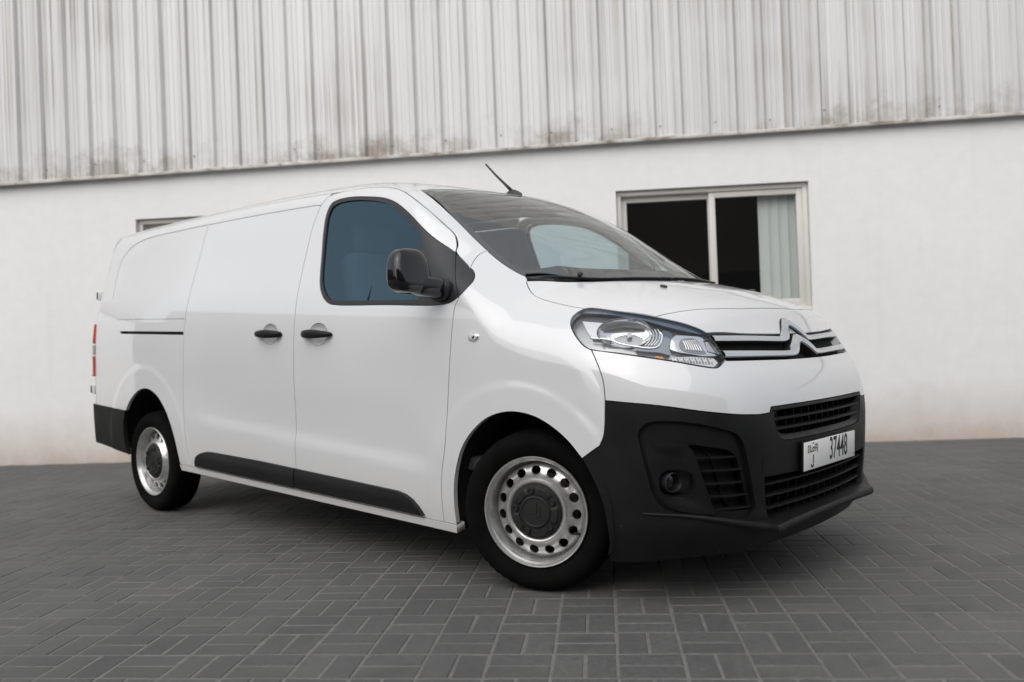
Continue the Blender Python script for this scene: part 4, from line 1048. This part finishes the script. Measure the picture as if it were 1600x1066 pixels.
obj('plate_screw', *lathe([(.004, .0), (.004, .002), (.0001, .0025)], 10), M['lamp_grey'], plate)
bpy.data.objects['plate_screw'].matrix_parent_inverse.identity(); bpy.data.objects['plate_screw'].location = (pl_c[0]+.003, .245, .512); bpy.data.objects['plate_screw'].rotation_euler = (0, R_(90), 0)

# ---- headlamps
def lamp(s):
    fl = np.array([1, s, 1.])
    def pan(name, par, mt, poly_px, holes=(), **kw):
        three = kw.pop('three', True)
        c = cr(px(poly_px), .006, True) if kw.pop('round', True) else ln(px(poly_px), .008, True)
        V, Fc, N = skin(LC, c, holes, **kw)
        un = kw.get('use_n', 'grad')
        return obj(name, V*fl, Fc if s > 0 else [t[::-1] for t in Fc], M[mt], par, N=N*fl if un == 'grad' else None, sharp=None if un == 'grad' else 35)
    k_hl = cr(hl3, .008, True)
    V, Fc, N = skin(LC, k_hl, gap=.003, push=.042, flange=.043, fdir=-_ld, res=.03, edge=.01)
    hd = obj('headlamp', V*fl, Fc if s > 0 else [t[::-1] for t in Fc], M['lamp_grey'], van, N=N*fl)
    V, Fc, N = skin(LC, k_hl, gap=.0015, off=-.0005, flange=.012, res=.02, edge=.008)
    obj('lamp_lens', V*fl, Fc if s > 0 else [t[::-1] for t in Fc], M['lens'], hd, N=N*fl)
    H_ = lambda pts: [(880+x/5.926, 470+y/5.926) for x, y in pts]
    pan('lamp_brow', hd, 'brow', H_([(150, 105), (210, 78), (262, 70), (500, 100), (860, 155), (1000, 186), (1150, 226), (1275, 275), (1325, 308), (1200, 290), (1000, 245), (800, 190), (620, 150), (420, 122), (250, 112)]), gap=0, push=.010, flange=.03, fdir=_ld, res=.02, edge=.01)
    pan('lamp_partition', hd, 'brow', H_([(930, 265), (1010, 300), (985, 430), (1000, 490), (900, 470), (670, 440), (665, 420), (860, 435), (905, 330)]), gap=0, push=.018, flange=.03, fdir=_ld, res=.02, edge=.01)
    pan('side_reflector', hd, 'lamp_white', H_([(178, 172), (370, 188), (405, 290), (455, 350), (268, 335), (225, 270)]), gap=0, push=.030, flange=.01, fdir=_ld, res=.02, edge=.01, round=False)
    def bowl(name, cpx, r, dp, mt, squash=1., push=.012, prof=None, tilt=.0):
        c = px([cpx])[0]+_ld*push; V, Fc = lathe(prof or [(r, 0.), (r*.98, dp*.15), (r*.9, dp*.42), (r*.7, dp*.72), (r*.42, dp*.93), (r*.16, dp), (.0001, dp)], 36)
        W = c+V[:, :1]*_lu*squash+V[:, 1:2]*_lv+V[:, 2:3]*_ld; W, Fc = fixn(W, Fc)
        if s < 0: Fc = [f[::-1] for f in Fc]
        return obj(name, W*fl, Fc, M[mt], hd, sharp=45)
    r1 = bowl('main_reflector', (976, 519), .060, .034, 'reflector', 1.75, push=.008)
    for k in range(4):   # stepped rings at the inner edge of the main reflector
        q = px(H_([(790+28*k, 250), (815+28*k, 300), (800+28*k, 360), (760+28*k, 405)]))+_ld*(.020-.002*k)
        W, Fc = tube(cr(q, .006), .0024, 6); W = np.array(W); obj('reflector_ring', W*fl, Fc, M['chrome'], hd)
    V, Fc = tube([px([(984, 521)])[0]+_ld*.05, px([(984, 521)])[0]+_ld*.020], [.012, .010], 14); V = np.array(V); obj('main_bulb', V*fl, Fc, M['lamp_grey'], hd, sharp=40)
    # chrome outline under the main reflector
    q = px(H_([(255, 335), (440, 352), (520, 385), (640, 410), (830, 430), (885, 410), (920, 310), (890, 275)]))+_ld*.016
    W, Fc = tube(cr(q, .006), .0042, 8); W = np.array(W); obj('reflector_trim', W*fl, Fc, M['chrome'], hd)
    # inner lamp: bright frame, ribbed lens
    inner = H_([(1095, 350), (1230, 345), (1300, 440), (1330, 478), (1120, 455), (1085, 420)])
    hole = LC.inv(cr(px(inner), .006, True))
    pan('inner_frame', hd, 'chrome', H_([(992, 430), (1005, 345), (1045, 308), (1330, 328), (1365, 352), (1300, 360), (1355, 460), (1440, 500), (1300, 500), (1090, 468), (1020, 448)]), holes=[], gap=0, push=.020, flange=.02, fdir=_ld, res=.012, edge=.008, round=False)
    V, Fc, N = skin(LC, cr(px(inner), .006, True), gap=0, push=.0185, flange=.0, res=.015, edge=.008)
    obj('inner_lens', V*fl, Fc if s > 0 else [t[::-1] for t in Fc], M['lamp_grey'], hd, N=N*fl)
    for k in range(7):
        t = k/6; q = px(H_([(1110+t*110, 352), (1135+t*125, 400), (1150+t*140, 450+t*12)]))+_ld*.0175
        W, Fc = tube(cr(q, .006), .0018, 6); W = np.array(W); obj('lens_rib', W*fl, Fc, M['reflector'], hd)
    pan('corner_lens', hd, 'reflector', H_([(1312, 372), (1375, 368), (1460, 492), (1350, 460)]), gap=0, push=.016, flange=.012, fdir=_ld, res=.015, edge=.008, round=False)
    # day-running strip and indicator
    pan('running_strip', hd, 'lamp_white', H_([(1005, 512), (1200, 505), (1400, 520), (1440, 560), (1400, 606), (1200, 585), (1020, 556)]), gap=0, push=.024, flange=.01, fdir=_ld, res=.02, edge=.01, round=False)
    for k in range(13):
        x = 1030+k*28; q = px(H_([(x, 518), (x+22, 558+k*1.5)]))+_ld*.019
        W, Fc = tube(q, .0019, 6); W = np.array(W); obj('strip_rib', W*fl, Fc, M['lamp_grey'] if k % 2 else M['chrome'], hd)
    pan('indicator_bulb', hd, 'amber', H_([(860, 490), (925, 494), (956, 536), (880, 528)]), gap=0, push=.036, flange=.01, fdir=_ld, res=.02, edge=.01, round=False)
    pan('indicator_reflector', hd, 'lamp_grey', H_([(390, 395), (560, 420), (690, 445), (690, 512), (560, 490), (400, 465)]), gap=0, push=.034, flange=.01, fdir=_ld, res=.02, edge=.01, round=False)
lamp(1); lamp(-1)

# ---- rear: bumper, doors, tail lamps, hinges
k_rbr = cr(S3([(-3.511, .498), (-3.545, .42), (-3.555, .33), (-3.54, .24), (-3.53, .20)]))
aR = CB_.inv(S3([(-3.53, .2)]))[0][0]; aR0 = CB_.inv(S3([(-4.0, .508)]))[0][0]
rb_top = join(S3([(-3.511, .498)]), k_rbtop[::-1], CB_.map([(a, .510) for a in np.linspace(aR0, -aR0, 50)]), mir(k_rbtop[::-1]))
rb_bot = CB_.map([(a, .205+.03*sstep(0, .3, min(abs(a-aR), abs(a+aR)))) for a in np.linspace(-aR, aR, 60)])
k_rb = join(rb_top, mir(k_rbr)[::-1], rb_bot, k_rbr[::-1])
rbp = panel('rear_bumper', van, 'plastic', CB_, k_rb, gap=.002, off=.006, flange=.03, res=.016, edge=.016)
k_rd = join(k_qrear, CB_.map([(a, .510) for a in np.linspace(aR0, -aR0, 40)]), mir(k_qrear), mir(k_rt)[::-1] if (mir(k_rt)[::-1])[0][1] > 0 else k_rt[::-1])
rdp = panel('rear_doors', van, 'paint', CB_, k_rd, gap=.0015, flange=.015, res=.05, edge=.03)
def tail(s):
    a0 = CB_.inv(S3([(-4.005, .9)]))[0][0]
    for nm, z0, z1, mt in (('tail_lamp', .935, 1.075, 'red_lens'), ('reverse_lamp', .855, .930, 'clear_lens'), ('tail_lamp', .705, .85, 'red_lens')):
        poly = np.array([(a0, z0), (a0+.16, z0), (a0+.16, z1), (a0, z1)]) if a0 < 0 else np.array([(a0-.16, z0), (a0, z0), (a0, z1), (a0-.16, z1)])
        V, Fc, N = skin(CB_, ln(poly, .02, True), three=False, gap=.002, off=.014, flange=.015, res=.03)
        obj(nm, V*[1, s, 1], Fc if s > 0 else [f[::-1] for f in Fc], M[mt], van, N=N*[1, s, 1])
    for z in (1.275, .615):
        p = S3([(-4.0, z)])[0]
        rbox('rear_hinge', (p[0]-.045, s*(p[1]+.008), z), (.05, .03, .065), M['paint'], van, r=.008)
        rbox('hinge_pin', (p[0]-.062, s*(p[1]-.006), z), (.012, .012, .05), M['satin_black'], van, r=.003)
tail(1); tail(-1)

# ---- wheels
def rim_mesh():
    NH = 15; R1 = .196; prof_r = [.0, .108, .113, .119, .127, .136, .146, .160, .180, .188, .196]
    prof_h = [.030, .030, .036, .040, .040, .030, .014, .006, .002, -.008, -.030]
    hz = lambda r: np.interp(r, prof_r, prof_h)
    ring = lambda r, n: [(r*math.cos(a), r*math.sin(a)) for a in np.linspace(0, PI2, n, endpoint=False)]
    out = np.array(ring(R1, 120)); pts = [out]; edges = []; s0 = 0; n = len(out); edges += [(i, (i+1) % n) for i in range(n)]; s0 = n; holes = []
    for k in range(NH):
        a = PI2*(k+.5)/NH; c = np.array([.1620*math.cos(a), .1620*math.sin(a)]); er = np.array([math.cos(a), math.sin(a)]); et = np.array([-er[1], er[0]])
        h = np.array([c+er*  .0178*math.cos(t)+et*.0205*math.sin(t) for t in np.linspace(0, PI2, 20, endpoint=False)]); holes.append(h); pts.append(h)
        edges += [(s0+i, s0+(i+1) % 20) for i in range(20)]; s0 += 20
    for r, nn in ((.08, 48), (.10, 60), (.108, 72), (.113, 80), (.116, 90), (.119, 90), (.123, 90), (.127, 90), (.1315, 100), (.136, 100), (.141, 100), (.183, 120), (.188, 120), (.192, 120)): pts.append(np.array(ring(r, nn)))
    P = np.vstack(pts); vo, eo, fo, ov, oe, of = delaunay_2d_cdt([Vector(p) for p in P], edges, [], 0, 1e-6)
    v2 = np.array([tuple(v) for v in vo]); tri = np.array([f for f in fo if len(f) == 3]); cen = v2[tri].mean(1); ok = np.ones(len(tri), bool)
    for h in holes: ok &= ~pip(cen, h)
    tri = tri[ok]; V = np.column_stack([v2, hz(np.hypot(v2[:, 0], v2[:, 1]))]); Fc = [tuple(t) for t in tri]; V = list(map(tuple, V))
    for h in holes:      # hole walls
        b = len(V); n = len(h)
        for q in h: V.append((*q, hz(np.hypot(*q))))
        for q in h*.999: V.append((*q, hz(np.hypot(*q))-.012))
        Fc += [(b+i, b+(i+1) % n, b+n+(i+1) % n, b+n+i) for i in range(n)]
    # barrel and lip
    LV, LF = lathe([(.196, -.031), (.1985, -.029), (.2000, -.010), (.2015, .015), (.2025, .030), (.2050, .0365), (.2095, .040), (.2125, .046), (.2160, .052), (.2210, .053), (.2235, .050), (.2225, .044), (.213, .040), (.205, .00), (.203, -.10)], 120)
    b = len(V); V += list(map(tuple, LV)); Fc += [tuple(b+i for i in f) for f in LF]
    return np.array(V), Fc
RV, RF = rim_mesh()
def tyre_mesh():
    n = 168; prof = [(.205, .048), (.214, .060), (.226, .070), (.242, .0795), (.262, .0860), (.279, .0870), (.295, .0835), (.307, .0775), (.3145, .0700), (.3195, .0600), (.3225, .0520), (.3140, .0505), (.3140, .0445), (.3245, .043), (.3260, .020), (.3170, .019), (.3170, .011), (.3268, .010), (.3268, -.010), (.3170, -.011), (.3170, -.019), (.3260, -.020), (.3245, -.043), (.3140, -.0445), (.3140, -.0505), (.3225, -.052), (.3195, -.060), (.3145, -.070), (.307, -.0775), (.295, -.0835), (.279, -.087), (.242, -.0795), (.205, -.048)]
    prof = [(r, h*1.16) for r, h in prof]
    V, Fc = lathe(prof, n); V = V.reshape(n, len(prof), 3)
    for i in range(n):
        if i % 3 == 2:      # shoulder sipes
            for k in (7, 8, 9, 10, 25, 26, 27, 28): V[i, k, :2] *= 1-.0035/.32
    V = V.reshape(-1, 3)
    # raised sidewall bands
    return V, Fc
TV, TF = tyre_mesh()
def cap_mesh():
    prof = [(.1095, .030), (.1095, .038), (.1050, .043), (.098, .045), (.066, .046), (.064, .050), (.058, .052), (.055, .0505), (.054, .049), (.030, .050), (.0001, .050)]
    return lathe(prof, 72)
CV, CFc = cap_mesh()
tyre_me = None
def wheel(wpos, steer, s, spin):
    b = to_b(np.array(wpos)); w = empty('wheel', b, van)
    # local: x along axle outward
    ax = np.array([math.sin(steer), -math.cos(steer), 0]) if s > 0 else np.array([-math.sin(steer), math.cos(steer), 0])
    e1 = np.array([ax[1], -ax[0], 0])*-1; e2 = np.array([0, 0, 1.])
    if np.dot(np.cross(e1, e2), ax) < 0: e1 = -e1
    cs, sn = math.cos(spin), math.sin(spin); f1, f2 = cs*e1+sn*e2, -sn*e1+cs*e2
    def W(V): V = np.asarray(V); return V[:, :1]*f1+V[:, 1:2]*f2+V[:, 2:3]*ax
    rv, rf = fixn(W(RV), RF)
    rv2 = W(RV+[0, 0, .040]); nrm = None
    o = obj('rim', rv2, RF, M['rim'], w, sharp=38)
    tv = W(TV); tw = to_w(tv+b); tw[:, 2] = np.maximum(tw[:, 2], .0015); tv = to_b(tw)-b
    obj('tyre', tv, TF, M['tyre'], w, sharp=32)
    cp = obj('hub_cap', W(CV+[0, 0, .040]), CFc, M['cap'], w, sharp=30)
    for k in range(5):
        a = PI2*k/5+.35; c = np.array([.0850*math.cos(a), .0850*math.sin(a), .084]); V, Fc = lathe([(.0125, -.004), (.0125, .009), (.0105, .011), (.009, .0085), (.0001, .008)], 16)
        obj('wheel_bolt', W(V+c), Fc, M['cap'], cp, sharp=40)
        # raised lobes of the cap between the bolts
        am = a+PI2/10; V = []; Fc = []
        for i, t in enumerate(np.linspace(am-.42, am+.42, 13)):
            ed = min(1, (1-abs(t-am)/.42)*5)
            for r, h in ((.070, .0), (.073, .0065), (.094, .0065), (.100, .0)): V.append((r*math.cos(t), r*math.sin(t), .0855+h*ed-(.003 if ed == 0 else 0)))
        for i in range(12):
            for q in range(3): Fc.append((i*4+q, (i+1)*4+q, (i+1)*4+q+1, i*4+q+1))
        obj('cap_lobe', W(V), Fc, M['cap'], cp, sharp=40)
    # small double chevron in the middle of the cap
    for k, off in enumerate((-.007, .013)):
        def bend(t):  # V shape, arms curving
            x = t; y = -.016+.80*abs(t)**1.25*1.0/(.030**.25)+off; return x, y
        V = []; Fc = []; ts = np.linspace(-.030, .030, 25)
        for t in ts:
            x, y = bend(t); th = .0058*(1-.35*(abs(t)/.030)**3)
            for dy, hh in ((-th, .0885), (-th*.7, .0925), (th*.7, .0925), (th, .0885)): V.append((x, y+dy, hh))
        for i in range(24):
            for q in range(3): Fc.append((i*4+q, (i+1)*4+q, (i+1)*4+q+1, i*4+q+1))
        V = np.array(V); a = .62; V[:, :2] = V[:, :2]@np.array([[math.cos(a), math.sin(a)], [-math.sin(a), math.cos(a)]]); obj('cap_emblem', W(V), Fc, M['cap'], cp, sharp=40)
    # valve, brake disc, hub carrier
    a = -.62; p0 = np.array([.192*math.cos(a), .192*math.sin(a), .047]); p1 = np.array([.178*math.cos(a), .178*math.sin(a), .076])
    V, Fc = tube([p0, (p0+p1)/2, p1], [.0055, .005, .0045], 8); obj('valve', W(V), Fc, M['rubber'], w)
    V, Fc = lathe([(.0001, -.03), (.142, -.03), (.142, -.052), (.0001, -.052)], 48); obj('brake_disc', W(V), Fc, M['disc'], w, sharp=40)
    V, Fc = lathe([(.0001, -.06), (.195, -.06), (.195, -.058)], 48); obj('splash_shield', W(V), Fc, M['dark'], w)
    return w
ST = .3226
wheel((0, -.8135, .325), ST, 1, .18); wheel((0, .8135, .325), ST*.9, -1, .5)
wheel((-3.275, -.800, .325), 0, 1, .95); wheel((-3.275, .800, .325), 0, -1, .2)
# ---- wheel-arch liners, underbody
for (cx, cz, r) in ((.003, .33, .415), (-3.2, .27, .425)):
    for s in (1, -1):
        V = []; Fc = []; a0_ = math.asin((cz-.225)/r); aa = np.linspace(-a0_, math.pi+a0_, 40); ys = (-.925, -.74, -.50)
        for a in aa:
            for y in ys: V.append((cx+r*math.cos(a), s*y, cz+r*math.sin(a)))
        for i in range(39):
            for q in range(2): Fc.append((i*3+q, i*3+q+1, (i+1)*3+q+1, (i+1)*3+q))
        b = len(V); V.append((cx, s*-.50, cz)); Fc += [(i*3+2, (i+1)*3+2, b) for i in range(39)]
        obj('arch_liner', V, Fc, M['under'], van, sharp=40)
rbox('underbody', (-1.6, 0, .205), (2.25, 1.74, .10), M['under'], van, r=.01)
rbox('floor_pan', (-1.65, 0, .25), (4.4, .98, .14), M['under'], van, r=.01)
rbox('rear_subframe', (-3.275, 0, .30), (.30, 1.3, .10), M['under'], van, r=.03)
rbox('front_undertray', (.45, 0, .275), (.50, 1.10, .06), M['under'], van, r=.02)
V, Fc = tube(cr([(-.4, .28, .17), (-1.6, .30, .165), (-2.6, .40, .17), (-3.0, .45, .19)], .05), .032, 12); obj('exhaust_pipe', V, Fc, M['under'], van)
V, Fc = tube(cr([(-2.95, -.45, .165), (-2.62, -.55, .155), (-2.45, -.5, .16)], .04), .016, 10); obj('brake_line', V, Fc, M['under'], van)

# ---- mirrors
def superbox(c, hx, hy, hz, ex=3.2, nu=40, nv=24, warp=None):
    V = []; Fc = []
    for j in range(nv+1):
        ph = -math.pi/2+math.pi*j/nv
        for i in range(nu):
            th = PI2*i/nu; f = lambda w, e: np.sign(w)*abs(w)**(2/e)
            p = np.array([hx*f(math.cos(ph), ex)*f(math.cos(th), ex), hy*f(math.cos(ph), ex)*f(math.sin(th), ex), hz*f(math.sin(ph), ex)])
            V.append(warp(p) if warp else p)
    V = np.array(V)+np.array(c)
    for j in range(nv):
        for i in range(nu): Fc.append((j*nu+i, j*nu+(i+1) % nu, (j+1)*nu+(i+1) % nu, (j+1)*nu+i))
    return fixn(V, Fc)
def mirror_unit(s):
    def wf(p):
        x, y, z = p; t = (z+.095)/.19
        y = y*(1-.20*t**1.5)+.010*(1-t); x = x*(1-.35*t)-.014*t
        if y < 0: z = z-.10*y*(1-t)-.012*(y/.1)**2*t
        return np.array([x, y, z])
    V, Fc = superbox((-.492, -1.100, 1.300), .068, .104, .097, 3.5, warp=wf)
    f = np.array([1, s, 1]); fc = lambda F_: F_ if s > 0 else [q[::-1] for q in F_]
    o = obj('door_mirror', V*f, fc(Fc), M['gloss'], van, sharp=60)
    def wa(p):
        x, y, z = p; t = (y+.10)/.20; return np.array([x*(.9+.25*t), y, z*(.85+.25*t)-.012*t])
    V, Fc = superbox((-.478, -1.010, 1.243), .050, .090, .046, 3.2, warp=wa)
    obj('mirror_arm', V*f, fc(Fc), M['gloss'], o, sharp=60)
    V, Fc = superbox((-.478, -.932, 1.225), .060, .032, .050, 2.8)
    obj('mirror_foot', V*f, fc(Fc), M['satin_black'], o, sharp=60)
    V, Fc = superbox((-.540, -1.098, 1.300), .006, .070, .070, 4)
    obj('mirror_glass', V*f, fc(Fc), M['chrome'], o, sharp=60)
mirror_unit(1); mirror_unit(-1)

# ---- aerial, wipers, washer jets
ab = T.map([(-.885, 0.)])[0]+[0, 0, -.002]
def aerial():
    V = []; Fc = []; prof = [(-.060, .004), (-.045, .018), (-.02, .028), (.01, .026), (.045, .012), (.060, .003)]
    n = 12
    for x, h in prof:
        for i in range(n): a = math.pi*i/(n-1); V.append((ab[0]+x, ab[1]+.024*math.cos(a)*(1-abs(x)/.075), ab[2]-.01+(h+.01)*math.sin(a)))
    for k in range(5):
        for i in range(n-1): Fc.append((k*n+i, k*n+i+1, (k+1)*n+i+1, (k+1)*n+i))
    V, Fc = fixn(V, Fc); return obj('aerial', V, Fc, M['satin_black'], van)
ae = aerial()
V, Fc = tube([ab+[-.012, 0, .022], ab+[-.06, 0, .062], ab+[-.13, 0, .120], ab+[-.205, 0, .188]], [.010, .0075, .0060, .0050], 10); obj('aerial_rod', V, Fc, M['rubber'], ae)
def wiper(pts, name='wiper'):
    q = T.map(pts); nn = grad(q); V, Fc = tube(cr(q+nn*.006, .03), .005, 8); o = obj(name, V, Fc, M['satin_black'], van)
    V, Fc = tube(cr(q-nn*.001, .03), .004, 6); obj('wiper_blade', V, Fc, M['rubber'], o); return o
wiper([(.195, -.13), (.135, -.33), (.04, -.49), (-.085, -.61)]); wiper([(.165, .30), (.20, .10), (.20, -.05), (.175, -.20)])
p = T.map([(-.035, -.53)])[0]; rbox('wiper_knuckle', p+[.02, -.01, .006], (.055, .026, .016), M['satin_black'], van, r=.009, rot=(0, .1, -.9))
for y in (-.40, .40):
    q = T.map([(.315, y)])[0]; rbox('washer_jet', q+[0, 0, .004], (.030, .018, .012), M['satin_black'], hood, r=.005, rot=(0, .15, 0))

# ---- cabin
panel('roof_lining', van, 'liner', T, ln(T.map([(-.93, -.60), (-1.62, -.66), (-1.62, .66), (-.93, .60)]), .05, True), gap=0, off=-.055, flange=0, res=.08)
rbox('dashboard', (-.28, 0, 1.09), (.40, 1.30, .40), M['interior'], van, r=.09, seg=4)
kd = np.array([(-.45, -.60), (-.30, -.625), (-.20, -.58), (-.10, -.50), (.0, -.36), (.075, -.18), (.095, 0)]); kd = np.vstack([kd, (kd*[1, -1])[::-1][1:]])
V, Fc, N = skin(T, ln(kd, .03, True), three=False, gap=0, off=-.05, flange=.0, res=.04, edge=.03)
V[:, 2] = np.minimum(V[:, 2], 1.318-.02*np.cos(V[:, 1]*9)**2*(V[:, 0] < -.1)-.10*np.clip(V[:, 0]+.2, 0, 1)); dsh = obj('dash_top', V, Fc, M['interior'], van)
rbox('instrument_hood', (-.40, .38, 1.27), (.20, .36, .12), M['interior'], van, r=.05, seg=3)
rbox('bulkhead', (-1.66, 0, .96), (.03, 1.46, 1.38), M['interior'], van, r=.01)
rbox('cab_floor', (-.95, 0, .47), (1.45, 1.7, .06), M['interior'], van, r=.01)
def lining(s):
    poly = [(-.62, .50), (-1.52, .50), (-1.52, 1.155), (-.60, 1.150), (-.45, 1.155), (-.45, .8)]
    V, Fc, N = skin(S, S3(poly), gap=0, off=-.07, flange=0, res=.1, edge=.05)
    obj('door_lining', V*[1, s, 1], Fc if s > 0 else [f[::-1] for f in Fc], M['interior'], fd if s > 0 else fdl, N=N*[1, s, 1])
lining(1); lining(-1)
for y, w in ((.46, .48), (-.06, .40), (-.50, .42)):
    st = rbox('seat', (-1.12, y, .78), (.50, w, .17), M['seat'], van, r=.06, seg=3)
    rbox('seat_back', (-1.40, y, 1.13), (.14, w, .66), M['seat'], st, r=.06, seg=3, rot=(0, -.20, 0))
    rbox('head_restraint', (-1.475, y, 1.535), (.09, .25, .17), M['seat'], st, r=.04, seg=3, rot=(0, -.12, 0))
    rbox('seat_base', (-1.15, y, .60), (.42, w*.8, .22), M['interior'], st, r=.02)
a_ = np.linspace(0, PI2, 49); t_ = R_(62)
V, Fc = tube([(-.60+.185*math.cos(a)*math.cos(t_)*-1, .42+.185*math.sin(a), 1.13+.185*math.cos(a)*math.sin(t_)) for a in a_], .015, 10); stw = obj('steering_wheel', V, Fc, M['satin_black'], van)
rbox('steering_hub', (-.585, .42, 1.125), (.05, .16, .12), M['satin_black'], stw, r=.02, rot=(0, t_-R_(90), 0))
rbox('steering_spoke', (-.60, .42, 1.125), (.02, .36, .035), M['satin_black'], stw, r=.008, rot=(0, t_-R_(90), 0))
rbox('interior_mirror', (-.74, 0, 1.665), (.03, .20, .06), M['satin_black'], van, r=.012)
